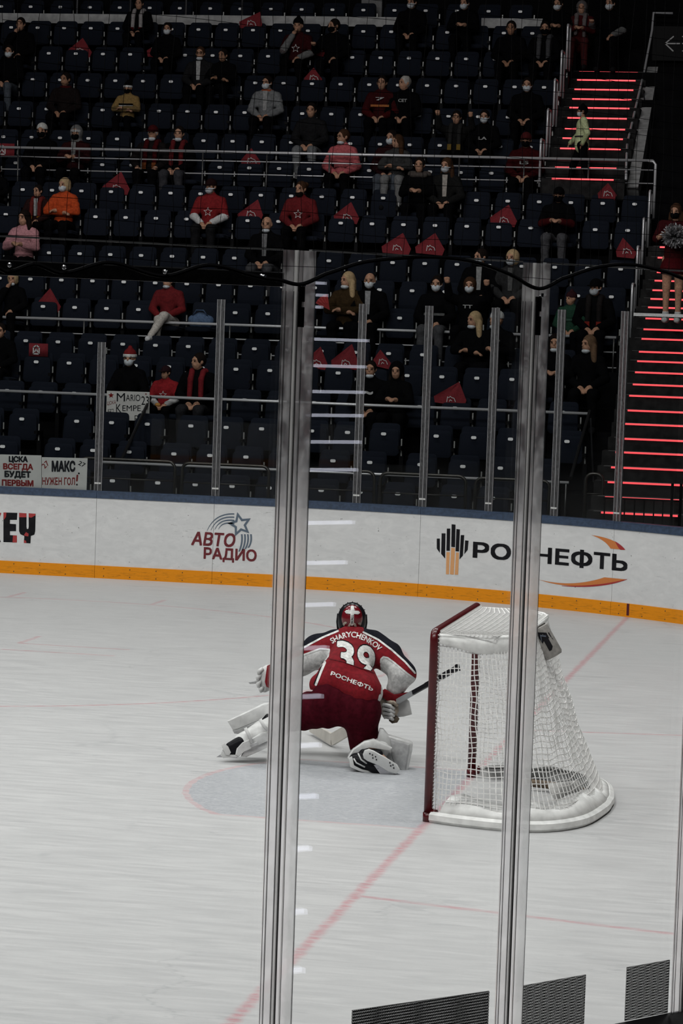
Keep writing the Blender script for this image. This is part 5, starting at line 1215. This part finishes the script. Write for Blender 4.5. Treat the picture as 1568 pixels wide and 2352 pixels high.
person(12, 175, 284, 'phone', F0, 'person in grey hood and black mask behind the upper rail', jacket=(.025,.006,.007), hair=('hood',(.13,.13,.13),'cuff',(.35,.35,.35)), mask=MB_, extra=(('shirt',(.2,.2,.2)),))
person(12, 351, 284, 'knees', F0, 'man in dark red cap with mask on chin behind the upper rail', jacket=(.010,.008,.008), hair=('short',HGREY,'cap',(.05,.006,.007)), mask=MC, extra=(('scarf',DRED,(.15,.04,.01)),))
person(12, 411, 286, 'lap', F0, 'bowed man with mask on chin and red scarf behind the upper rail', trousers=(.035,.035,.04), mask=MC, extra=(('scarf',(.10,.008,.010)),))
person(11, -6, 398, 'lap', l_, 'person in black cut off by the left edge above the pink jacket', mask=MW, hair=('short',HBL))
person(10, 88, 424, 'lap', l_, 'dark haired boy with red scarf beside the woman in an orange jacket', jacket=(.02,.008,.008), extra=(('scarf',(.11,.012,.010),(.28,.10,.01)),('shirt',(.28,.28,.28))))
person(10, 148, 408, 'fold', l_, 'blond woman in bright orange puffer jacket', jacket=(.42,.055,.012), hair=('bob',HBLOND), mask=MW, fem=True, puff=True)
person(9, 56, 477, 'phone', l_, 'dark haired woman in pale pink puffer jacket', jacket=(.42,.20,.22), hair=('long',HBL), fem=True, puff=True)
person(10, 484, 411, 'lap', l_, 'masked man in red hockey jersey with white outlined star', jacket=RED, sleeve=(.48,.48,.48), hair=('short',HBR,'cap',(.015,.006,.006)), mask=MW, extra=(('star',),), trousers=DGR)
person(9, 612, 466, 'lap', F0, 'grey bearded old man in black suit and pale shirt', hair=('grey_sides',HGREY), mask=MC, extra=(('shirt',(.14,.14,.145)),), trousers=(.05,.05,.055))
person(10, 690, 416, 'lap', l_, 'bearded man with hair bun in dark red hockey jersey', jacket=(.11,.008,.010), sleeve=(.10,.008,.010), hair=('bun',HBR), mask=('beard',HBL), extra=(('star',),))
person(7, 30, 624, 'chin', F0, 'woman in black with hand at her masked chin at the left edge', hair=('bob',HBLOND), mask=MC, fem=True)
person(7, 388, 628, 'cross', L_, 'man in red and black jacket with white trousers and crossed legs', jacket=(.11,.008,.010), sleeve=(.13,.008,.010), trousers=(.42,.39,.36), mask=MC, extra=('white_shoes',))
person(4, 298, 796, 'lap', F0, 'masked woman in white and red pompom hat behind the written sign', hair=('beanie',RED,'cuff',(.6,.6,.58)), mask=MW, fem=True)
person(4, 381, 840, 'lap', l_, 'boy in red cap and red star jersey holding a snack', jacket=(.22,.010,.014), sleeve=(.45,.44,.44), hair=('short',HBL,'cap',(.02,.008,.010)), extra=(('star',),('mitt',(.50,.24,.07))))
person(4, 456, 810, 'lap', L_, 'balding man in black with red patterned scarf beside the boy', extra=(('scarf',(.15,.010,.014)),), trousers=(.018,.018,.02))
person(5, 2, 742, 'lap', F0, 'dark silhouetted person cut by the left edge in the lower stand')
person(16, 684, 32, 'chin', F0, 'person in dark beanie and jersey with white sleeve stripes near the top', jacket=(.03,.005,.006), sleeve=(.14,.14,.14), hair=('beanie',BLK), extra=(('star',),))
person(16, 766, 37, 'out', L_, 'black masked man stretching out his hand near the top', mask=MB_)
person(17, 945, -10, 'lap', l_, 'masked figure in black at the top edge, left of two', mask=MW)
person(17, 1066, -8, 'phone', l_, 'masked figure in black at the top edge with hands raised', mask=MW)
person(14, 876, 172, 'lap', F0, 'man in dark red jersey with orange crest in the upper stand', jacket=(.035,.005,.006), sleeve=(.05,.005,.006), extra=(('stripe',(.30,.10,.03),.80),('word','7',(.4,.4,.4),.90)))
person(14, 928, 172, 'lap', L_, 'white haired man in black lettered jersey in the upper stand', hair=('short',HGREY), extra=(('word','CET',(.3,.3,.3),.88),))
person(13, 714, 231, 'lap', F0, 'man in dark coat and pale grey jeans in the upper middle', jacket=(.010,.010,.011), trousers=(.13,.135,.14), extra=('white_shoes',))
person(12, 787, 290, 'lap', L_, 'person in pink checked shirt with glasses behind the upper rail', jacket=(.40,.09,.10), hair=('short',HBR,'glasses',BLK), mask=MC, fem=True)
person(12, 898, 291, 'lap', l_, 'masked man behind a girl in grey coat at the upper rail', mask=MW, jacket=(.02,.006,.007), trousers=JEAN)
person(12, 917, 309, 'fold', L_, 'girl in grey coat and pale trousers at the upper rail', jacket=(.035,.035,.035), trousers=(.15,.15,.15), hair=('long',HBR), fem=True, dy=-.22)
person(11, 962, 358, 'phone', F0, 'dark haired person in black with fur hood looking at a phone', hair=('short',HBL,'fur',(.06,.05,.045)))
person(11, 1024, 356, 'lap', l_, 'masked long haired woman in open plaid shirt', jacket=(.010,.010,.010), hair=('long',HBR), mask=MW, extra=(('shirt',(.34,.31,.28)),), fem=True)
person(13, 1047, 254, 'raise', F0, 'child in black raising both hands in the upper stand', jacket=(.008,.008,.008), extra=(('scarf',(.02,.02,.02),(.16,.10,.02)),))
person(13, 1111, 252, 'lap', F0, 'man in black shirt with white letters and lowered mask', mask=MW, extra=(('word','LA',(.35,.35,.35),.80),))
person(16, 1172, 38, 'lap', F0, 'dim bareheaded man in black near the top right', skin=SKIN2)
person(14, 1209, 178, 'lap', F0, 'masked man in black below the top right stairs end', mask=MW)
person(12, 1206, 281, 'lap', F0, 'person in dark red hoodie with pale letters beside the upper stairs', jacket=(.035,.004,.005), hair=('short',HBL,'cap',(.06,.006,.007)), mask=MB_, extra=(('word','L5',(.3,.3,.3),.82),))
person(16, 1250, 38, 'lap', F0, 'black masked person with grey scarf near the top right', mask=MB_, extra=(('scarf',(.05,.05,.055)),))
person(17, 1280, -6, 'phone', l_, 'dim masked person at the top edge above the hand hoops', mask=MW)
person(17, 1334, -2, 'phone', F0, 'person in dark red tracksuit with pale hood at the top right', jacket=(.05,.007,.008), trousers=(.055,.009,.010), hair=('hood',(.10,.09,.09)), extra=(('scarf',(.14,.12,.12)),))
person(17, 1399, -8, 'out', l_, 'masked person with pale sleeve at the top right', mask=MW, sleeve=(.12,.12,.12))
person(7, 797, 623, 'fold', L_, 'woman with long blond hair and lowered mask in profile', jacket=(.03,.018,.008), hair=('long',HBLOND), mask=MC, fem=True)
person(7, 848, 625, 'lap', F0, 'balding masked man in black suit beside the long haired blonde', hair=None, mask=MW, extra=(('shirt',(.25,.25,.26)),))
person(7, 1001, 633, 'lap', F0, 'masked young man in black sweater and grey jeans', trousers=(.055,.055,.06), mask=MW, extra=(('stripe',(.10,.10,.10),.74),))
person(7, 1077, 636, 'raise', F0, 'masked woman in black raising her fist', hair=('bob',HBR), mask=MW, extra=(('word','TT',(.3,.3,.3),.86),), fem=True)
person(8, 1102, 556, 'lap', L_, 'masked man in dark suit with white collar looking left', mask=MW, extra=(('shirt',(.26,.26,.26)),))
person(8, 1174, 557, 'lap', l_, 'blond masked person in grey blazer', hair=('bob',HBLOND), mask=MW, jacket=(.022,.022,.023), extra=(('shirt',(.08,.08,.08)),), fem=True)
person(6, 1087, 715, 'fold', L_, 'blonde woman in black looking left, holding a flower', hair=('long',HBLOND), mask=MC, fem=True)
person(6, 1138, 706, 'phone', L_, 'child in white beanie beside the blonde woman', hair=('beanie',(.5,.5,.5)), mask=MC)
person(4, 850, 828, 'lap', F0, 'man in black with lowered mask beside a hooded woman', mask=MC, extra=(('word','~',(.4,.4,.4),.84),))
person(4, 909, 826, 'phone', F0, 'woman in black hood smiling in the lower stand', hair=('hood',BLK,'long',HBL), fem=True)
person(10, 1281, 430, 'phone', F0, 'person in black cap and dark red sleeves with torn jeans', sleeve=(.045,.005,.006), trousers=(.055,.055,.06), hair=('short',HBL,'cap',BLK), mask=MB_)
person(7, 1310, 664, 'lap', L_, 'child in striped beanie and green jacket', jacket=(.015,.045,.028), hair=('beanie',(.03,.01,.012)), extra=(('stripe',(.03,.07,.05),.8),))
person(7, 1365, 632, 'lap', l_, 'masked man in black cap with red lanyard', hair=('short',HBL,'cap',BLK), mask=MW, extra=(('scarf',(.012,.010,.010),(.20,.016,.010)),))
person(5, 1272, 766, 'phone', F0, 'dark haired woman with lowered mask right of the second near post', mask=MC, hair=('long',HBL), fem=True)
person(5, 1349, 754, 'lap', L_, 'woman with long brown hair in black coat near the right handrail', mask=MC, hair=('long',(.12,.07,.04)), fem=True)

# ---- standing figures: steward on the stairs, cheerleader on the landing
def standing(label, foot, top, yaw, jacket, trousers, skinlegs, hair, mask, arms, rz, stride=.0, sleeve=None, extra=None):
    H = (top.z-foot.z)/1.74; el, ha = arms; sh = [(-.18,0,1.42),(.18,0,1.42)]; hc = (0,-.02,1.62)
    an = [(-.09,-stride,.09),(.09,stride,.09)]; kn = [(-.09,-stride*.6-.03,.50),(.09,stride*.4-.03,.50)]
    torso = [('cap',(0,0,.95),(0,0,1.2),.125,.115),('ell',(0,0,1.32),(.175,.11,.15)),('cap',sh[0],sh[1],.056,.056)]; neck = [('cap',(0,0,1.44),(0,-.01,1.55),.05,.048)]
    armp = [('cap',sh[i],el[i],.05,.042) for i in (0,1)]; fore = [('cap',el[i],ha[i],.042,.03) for i in (0,1)]; legs = [('cap',(-.085,0,.92),kn[0],.09,.06),('cap',(.085,0,.92),kn[1],.09,.06)]; shin = [('cap',kn[i],an[i],.056,.038) for i in (0,1)]
    feet = [('cap',(an[i][0],an[i][1]+.03,.045),(an[i][0],an[i][1]-.14,.04),.042,.034) for i in (0,1)]; hands = hand_prims(ha[0], np.array(ha[0])-np.array(el[0]), -1)+hand_prims(ha[1], np.array(ha[1])-np.array(el[1]), 1)
    r = tag(empty('person', foot, rz), label, 'person'); r.scale = (H,H,H)
    inf = lambda L, e: [(q[0],q[1],q[2],q[3]+e,q[4]+e) if q[0] == 'cap' else ('ell',q[1],tuple(z+e for z in q[2])) for q in L]
    obj('body', blob('body', head_prims(yaw, hc)+neck+torso+armp+fore+hands+legs+shin+feet, .0125, .018), cloth(SKIN,'skin_40'), r)
    obj('jacket', blob('jacket', inf(torso,.022)+inf(armp,.02)+[('cap',(0,0,.90),(0,0,1.0),.15,.14)], .015, .03), cloth(jacket), r)
    if sleeve is not None:
        for q_ in fore: obj('sleeve', blob('sleeve', inf([q_],.018), .014, .02), cloth(sleeve), r)
    if skinlegs: obj('skirt', blob('skirt', [('cap',(0,0,.95),(0,0,.80),.15,.20),('-box',(0,0,.55),(.4,.4,.16),.01)], .013, .03), cloth(trousers), r)
    else: obj('trousers', blob('trousers', inf(legs,.014)+inf(shin,.014)+[('cap',(-.05,0,.92),(.05,0,.92),.125,.125)], .015, .03), cloth(trousers), r)
    obj('shoes', blob('shoes', inf(feet,.014)+([('cap',an[0],(an[0][0],an[0][1],.14),.05,.05),('cap',an[1],(an[1][0],an[1][1],.14),.05,.05)] if skinlegs else []), .013, .02), cloth(WHT if skinlegs else BLK), r)
    for k in range(0, len(hair), 2): obj(head_mesh(hair[k]).name.split('.')[0], head_mesh(hair[k]), cloth(hair[k+1]), r, Vector(hc), yaw)
    obj('eyes', head_mesh('eyes'), cloth((.012,.009,.008)), r, Vector(hc), yaw)
    if mask: obj('face_mask', head_mesh(mask[0]), cloth(mask[1]), r, Vector(hc), yaw)
    return r
YS = 25.75
ft = on_y(1332,436,YS); tp = on_y(1334,243,YS)
steward = standing('masked steward in black beanie and yellow green vest walking down the upper stairs', ft, tp, 0., (.52,.57,.32), BLK, False, ('beanie',BLK,'short',HBL), MW, (((-.24,-.06,1.16),(.24,.08,1.16)),((-.22,-.22,.98),(.22,-.02,.94))), -1.35, .22, sleeve=(.34,.38,.20))
mb = MB(); mb.tube([(.165*math.cos(a), .145*math.sin(a), 1.10) for a in np.linspace(0,2*PI,20)[:-1]], .016, 6, closed=True); mb.build('vest_band', cloth((.05,.05,.05)), steward, True)
YC = 20.6
ft = on_y(1541,741,YC); tp = on_y(1550,468,YC)
cheer = standing('cheerleader in red dress with silver pompoms and white boots on the stairs', ft, tp, -.2, (.03,.004,.005), (.05,.004,.006), True, ('long',HBR), MB_, (((-.26,-.10,1.22),(.26,-.10,1.22)),((-.10,-.26,1.30),(.12,-.26,1.30))), 0.)
mb = MB(); rr_ = random.Random(5)
for k in range(420):
    th = rr_.uniform(0,2*PI); ph = math.acos(rr_.uniform(-1,1)); R0 = rr_.uniform(.13,.2); dv = Vector((math.sin(ph)*math.cos(th), math.sin(ph)*math.sin(th), math.cos(ph))); c0 = Vector((.0 if k%2 else .03,-.30,1.26)); p0 = c0+dv*.03; p1 = c0+dv*R0; sd = dv.cross(Vector((rr_.uniform(-1,1),rr_.uniform(-1,1),rr_.uniform(-1,1)))).normalized()*.012
    mb.add([p0-sd,p0+sd,p1+sd,p1-sd],[(0,1,2,3)])
pp_ = empty('pompom', ft); pp_.scale = cheer.scale; tag(pp_, 'silver and black tinsel pompom held by the cheerleader', 'pompom'); o = mb.build('tinsel', plain('tinsel', (.30,.30,.31), .35, .3, grain=.8, gscale=25), pp_); o['kind'] = 'stuff'
a = on_y(1455,722,20.45); b = on_y(1600,726,20.45); mb = MB(); mb.box((a.x,20.42,a.z-.022),(b.x,20.48,a.z+.022)); tag(mb.build('white_barrier_bar', plain('bar_white',(.85,.85,.85),.5,grain=.15)), 'white horizontal bar across the stairs at the cheerleader\'s feet', 'bar')

# ---- red flags on the seats
t = NT('flag_red'); nz = t.noise(t.objco(), 55, 3); t.set(Base_Color=t.mix(t.step(nz,.3,.7), (.13,.005,.010), (.19,.008,.015)), Roughness=.85); M_FLAG = t.m; M_FLAGW = plain('flag_print', (.5,.48,.48), .8)
def flag(row, apex, left, right, label, mark=True, dy=.087, extra=None):
    Yk = ROWY(row)+dy; P = [apex, left, (left[0]+2, left[1]+14), (right[0]-6, right[1]+14), right]; V = [on_y(*p, Yk) for p in P]; c0 = V[0].copy(); c0.z = min(v.z for v in V)
    r = tag(empty('flag', c0), label, 'flag', 'red flags left on seats'); n = 7; G = []; F = []
    # gently waved cloth between apex and base
    top = V[0]; base = [V[1].lerp(V[4], k/n) for k in range(n+1)]; lowl = [V[2].lerp(V[3], k/n) for k in range(n+1)]; rows_ = []
    for j in range(4):
        rows_.append([top.lerp(base[k], (j+1)/4)+Vector((0,-.012*math.sin(k*1.7+j),0)) for k in range(n+1)])
    rows_.append([lowl[k]+Vector((0,.0,0)) for k in range(n+1)])
    VV = [top]+[p for q in rows_ for p in q]; m_ = len(rows_)
    for k in range(n): F.append((0, 1+k, 2+k))
    for j in range(m_-1):
        for k in range(n): a = 1+j*(n+1)+k; F.append((a, a+n+1, a+n+2, a+1))
    VV2 = [v-c0 for v in VV]; N0 = len(VV2); full = VV2+[v+Vector((0,.005,0)) for v in VV2]; o = obj('cloth', mesh('cloth', full, F+[tuple(N0+i for i in f[::-1]) for f in F], True), M_FLAG, r)
    if mark:
        cx = left[0]*.5+right[0]*.5+1; cy = max(left[1], right[1])-5; L = [[(cx-9,cy+8),(cx-7,cy-4),(cx-4,cy-1),(cx-1,cy-5),(cx+2,cy-2),(cx+8,cy),(cx+11,cy+8)], [(cx-3,cy+7),(cx-1,cy+3),(cx+3,cy+6)]]
        W2, F2 = stroke2d([[((p[0]), (p[1])) for p in l] for l in L], 1.5, 2); V3 = [on_y(x, y, Yk-.016)-c0 for x, y in W2]; obj('emblem', mesh('emblem', V3, F2), M_FLAGW, o)
    return r
for row, ap, lf, rt, lab in (
 (17,(597,27),(549,50),(602,56),'red flag in the top row left of the pale ledge end'), (16,(190,87),(155,116),(211,120),'red flag below the top left corner'), (16,(371,95),(337,116),(372,118),'red flag beside the masked man at upper left'),
 (15,(720,155),(698,180),(740,182),'small dark red flag in the upper middle stand'), (16,(746,95),(725,114),(748,116),'small red flag below the hand of the black masked man'), (12,(577,340),(553,368),(599,372),'red flag behind the upper rail near the centre left'),
 (11,(278,394),(235,429),(298,434),'red flag right of the orange jacket'), (10,(592,458),(545,492),(604,494),'red flag left of the grey bearded old man'), (10,(806,464),(766,495),(825,501),'red flag right of the dark red jersey'),
 (10,(1168,470),(1124,500),(1187,508),'red flag in the middle stand above the blond masked person'), (9,(925,535),(876,566),(944,572),'red flag in the middle, left of two neighbours'), (9,(999,535),(953,567),(1021,573),'red flag in the middle, right of two neighbours'),
 (9,(1430,546),(1414,576),(1462,580),'dark red flag beside the lower hand hoops'), (11,(1396,420),(1372,444),(1416,448),'dark red flag under the upper stairs'), (7,(115,662),(87,694),(140,704),'red flag left in the row above the middle rail'),
 (5,(736,796),(700,828),(752,836),'red flag just right of the wide near post'), (5,(808,790),(760,828),(824,836),'large red flag with white emblem beside the wide near post'), (5,(873,803),(857,826),(898,834),'red flag behind the hooded woman'),
 (4,(1054,877),(996,910),(1071,920),'red flag alone in the lower right stand'), (9,(450,607),(436,619),(458,619),'tip of a red flag below the middle left seats')):
    flag(row, ap, lf, rt, lab)
def flag_rect(row, x0, y0, x1, y1, label, dy=.0):
    Yk = ROWY(row)+dy; A = on_y(x0,y1,Yk); Bp = on_y(x1,y1,Yk); T = on_y(x0,y0,Yk); r = tag(empty('flag', A), label, 'flag'); w_ = Bp.x-A.x; h_ = T.z-A.z; n = 8; V = []; F = []
    for k in range(n+1):
        y = .012*math.sin(k*1.3); V += [(w_*k/n, y, 0),(w_*k/n, y, h_),(w_*k/n, y+.005, h_),(w_*k/n, y+.005, 0)]
    for k in range(n):
        for q in range(4): F.append((4*k+q, 4*k+(q+1)%4, 4*k+4+(q+1)%4, 4*k+4+q))
    o = obj('cloth', mesh('cloth', V, F, True), M_FLAG, r); V2, F2 = stroke2d([[(w_*.25,h_*.2),(w_*.25,h_*.7),(w_*.4,h_*.85),(w_*.55,h_*.7),(w_*.55,h_*.2),(w_*.25,h_*.2)],[(w_*.32,h_*.35),(w_*.4,h_*.6),(w_*.48,h_*.35)]], .02, 2)
    obj('emblem', mesh('emblem', [(x,-.016,z) for x, z in V2], F2), M_FLAGW, o); return r
flag_rect(5, 66, 788, 110, 818, 'rectangular red flag on a stick at the left above the lower rail', .09)
flag_rect(12, -14, 329, 33, 360, 'rectangular red flag on the upper rail at the left edge', -.36)
# red fan held by the blonde, blue bag on a seat
c0 = on_y(757,712,ROWY(7)-.42); r = tag(empty('hand_fan', c0), 'bright red paper fan held by the long haired blonde', 'fan')
for k in range(9):
    a0 = 1.75+k*.11; mb = MB(); d0 = Vector((math.cos(a0),-.02*(k%2),math.sin(a0))); d1 = Vector((math.cos(a0+.1),-.02*((k+1)%2),math.sin(a0+.1))); mb.add([Vector((0,0,0)), d0*.24, d1*.24, Vector((0,.004,0)), d0*.24+Vector((0,.004,0)), d1*.24+Vector((0,.004,0))], [(0,1,2),(5,4,3),(0,3,4,1),(1,4,5,2),(2,5,3,0)]); mb.build('blade', plain('fan_red',(.28,.012,.012),.7), r)
i7 = near_seat(7, px_row(7, 468)); OCC.add((7, i7)); bx7 = SEATS[7][i7]
r = tag(empty('shoulder_bag', (bx7, ROWY(7)-.12, TREAD[7]+.45)), 'blue fabric bag lying on a seat beside the man in white trousers', 'bag')
obj('bag_body', blob('bag_body', [('ell',(0,0,.11),(.19,.13,.12)),('cap',(-.12,0,.08),(.12,0,.10),.08,.09)], .012, .04, lambda G: .008*np.sin(30*G[...,0]+22*G[...,2])), cloth((.07,.11,.19),'bag_blue'), r); mb = MB(); mb.tube([(-.12,-.05,.18),(-.05,-.09,.27),(.06,-.09,.27),(.12,-.05,.18)], .01, 6); mb.build('handle', cloth((.05,.08,.14)), r, True)
# flower held by the blonde woman
c0 = on_y(1128,805,ROWY(6)-.36); r = tag(empty('flower', c0), 'pale flower with green stem held by the blonde woman', 'flower'); mb = MB(); mb.tube([(0,0,0),(.02,-.01,.10),(.07,-.02,.14)], .006, 5); mb.build('stem', plain('stem_green',(.10,.14,.04),.7), r)
for k in range(6): mb = MB(); a = k*PI/3; mb.ball((.085+.02*math.cos(a),-.02,.145+.02*math.sin(a)), (.016,.008,.016), 8, 6); mb.build('petal', plain('petal_white',(.45,.45,.36),.7), r)

# ---- written paper signs
M_PAPER = plain('paper', (.50,.495,.475), .85, grain=.06, gscale=6); M_PEN = plain('pen_black', (.007,.008,.011), .8, spec=.1); M_PENR = plain('pen_red', (.17,.012,.012), .8, spec=.1)
def sheet(label, Y, quad, name='paper_sign', tilt=None):
    """quad: bottom-left, bottom-right, top-right, top-left pixels in the plane Y"""
    P = [on_y(*q, Y) for q in quad]; r = tag(empty(name, P[0]), label, 'sign'); V = [p-P[0] for p in P]; back = [v+Vector((0,.004,0)) for v in V]
    o = obj('sheet', mesh('sheet', V+back, [(0,1,2,3),(7,6,5,4),(0,4,5,1),(1,5,6,2),(2,6,7,3),(3,7,4,0)]), M_PAPER, r); return r, o, P[0]
def sheet_ink(o, org, Y, VFpix, mat, name='lettering'):
    V, F = VFpix; return obj(name, mesh(name, [on_y(x, y, Y-.003)-org for x, y in V], F), mat, o)
def word(body, x0, y0, x1, y1, bold=.03, slope=0.):
    V, F = fit2d(text2d(body, bold), 0, 0, 1, 1); return [(x0+u*(x1-x0), y1+(y0-y1)*v+slope*u) for u, v in V], F
YB = 14.262
r, o, og = sheet('left paper banner on the far glass with four lines of black and red letters', YB, [(-24,1122),(95,1124),(95,1046),(-24,1043)])
sheet_ink(o, og, YB, word('ЦСКА', 20,1047,64,1064,.07,.6), M_PEN); sheet_ink(o, og, YB, word('ВСЕГДА', 7,1063.5,76,1081,.06,1.5), M_PENR); sheet_ink(o, og, YB, word('БУДЕТ', 10,1081,71,1099,.07,1.5), M_PEN); sheet_ink(o, og, YB, word('ПЕРВЫМ', 4,1101,77,1115.5,.07,2), M_PENR)
r, o, og = sheet('right paper banner on the far glass with МАКС between two numbers 27', YB, [(96,1127),(198.5,1131),(201,1052.5),(96,1050)])
sheet_ink(o, og, YB, word('МАКС', 118.5,1058,173,1084,.065,0), M_PEN); sheet_ink(o, og, YB, word('НУЖЕН ГОЛ', 97,1096,172,1114,.035,.5), M_PENR)
V, F = xf2d(fit2d(text2d('27',.02), -8,-6,8,6), rot=.75); sheet_ink(o, og, YB, ([(104.5+x, 1067-y) for x, y in V], F), M_PENR); V, F = xf2d(fit2d(text2d('27',.02), -8,-5,8,5), rot=-.45); sheet_ink(o, og, YB, ([(188+x, 1066-y) for x, y in V], F), M_PEN)
sheet_ink(o, og, YB, stroke2d([[(177.5,1092),(176.5,1104)]], 4), M_PENR); sheet_ink(o, og, YB, stroke2d([[(176.5,1113),(176.6,1113.4)],[(181,1087),(181.2,1087.4)]], 4), M_PEN)
YM = 18.985
r, o, og = sheet('white hand written sign reading MARIO 23 KEMPE held over the handrail', YM, [(243,964),(342.5,967),(343.5,900.5),(245.5,897.5)])
sheet_ink(o, og, YM, word('M', 268,903,287,922,.0), M_PEN); sheet_ink(o, og, YM, word('ARIO', 289,906,322,921,.0,.5), M_PEN); sheet_ink(o, og, YM, word('23', 324.5,910,342,930,.0,.5), M_PEN); sheet_ink(o, og, YM, word('K', 266.5,928,278,947,.0), M_PEN); sheet_ink(o, og, YM, word('EMPE', 281,931,323,944,.0,0), M_PEN)
sheet_ink(o, og, YM, word('ЦСКА', 246,922,266,932,.0,-3), M_PENR); sheet_ink(o, og, YM, word('Г', 264,951,274,966,.0), M_PEN); sheet_ink(o, og, YM, word('РУ', 283,954,296,968,.0), M_PEN); sheet_ink(o, og, YM, word('Р', 309,954,317,968,.0), M_PEN); sheet_ink(o, og, YM, word('!!!', 325,943,335,960,.0), M_PEN)
sheet_ink(o, og, YM, poly2d([(255+x, 908-y) for x, y in star2d(7,3)]), M_PENR, 'star'); sheet_ink(o, og, YM, poly2d([(335+x, 905-y) for x, y in star2d(2.6,1.1)]), M_PENR, 'star')
sheet_ink(o, og, YM, stroke2d([[(248,941),(260,939.5),(260,948),(254.5,953.5),(249,949),(248,941)],[(249,944),(259,948)],[(254,941),(255,952)]], .9), M_PEN, 'shield')
NPX = None

# ---- lit stairs of the near corner, seen as reflections in the near glass
pa, pb = nc(NA[1], 0), nc(NA[2], 0); pn = Vector(((pb-pa).y, -(pb-pa).x, 0)).normalized()
def mirror_hit(px, py):
    d = sight(px, py).normalized(); tt = (pa-CAM).dot(pn)/d.dot(pn); Q = CAM+d*tt; rd = d-pn*(2*d.dot(pn))
    # meet the slope z = .2 + .45*(h-1.2), h = distance from the glass
    s = (.2-.54-Q.z)/(rd.z-.45*rd.dot(pn)); return Q+rd*s
ns = tag(empty('stair_near', (6,-12.5,0)), 'dark stairs with white lit edges at the near corner', kind='structure')
t = NT('led_white'); t.set(Base_Color=(.3,.3,.32)); t.b.inputs['Emission Color'].default_value = (.82,.84,1,1); t.b.inputs['Emission Strength'].default_value = 4.2; M_LEDW = t.m; M_LEDW.cycles.emission_sampling = 'NONE'
for (py, x1) in ((652,748),(680,752),(708,740),(783,846),(845,840),(905,836),(960,833),(1022,828),(1087,820),(1210,812),(1303,795),(1400,768),(1500,753),(1612,740),(1725,735),(1843,728),(1963,713),(2108,702),(2243,697)):
    A = mirror_hit(640, py); Bq = mirror_hit(x1, py); Bq.z = A.z; dv = (Bq-A); dn = dv.normalized(); up = Vector((0,0,1)); out = Vector((-pn.x,-pn.y,0)); out = (out-dn*out.dot(dn)).normalized()
    mb = MB(); V = []
    for p in (A, Bq): V += [p+up*.008, p+up*.026, p+up*.026-out*.02, p+up*.008-out*.02]
    mb.add(V, [(0,3,2,1),(4,5,6,7),(0,1,5,4),(1,2,6,5),(2,3,7,6),(3,0,4,7)]); child(mb.build('light_strip', M_LEDW), ns)
    mb = MB(); V = []
    for p in (A-dn*.25, Bq+dn*.25): V += [p-out*.02-up*p.z*1., p-out*.02+up*.03, p-out*.34+up*.03, p-out*.34-up*p.z]
    mb.add(V, [(0,3,2,1),(4,5,6,7),(0,1,5,4),(1,2,6,5),(2,3,7,6),(3,0,4,7)]); child(mb.build('step', M_CONC), ns)

build_seats()
bpy.context.view_layer.update()
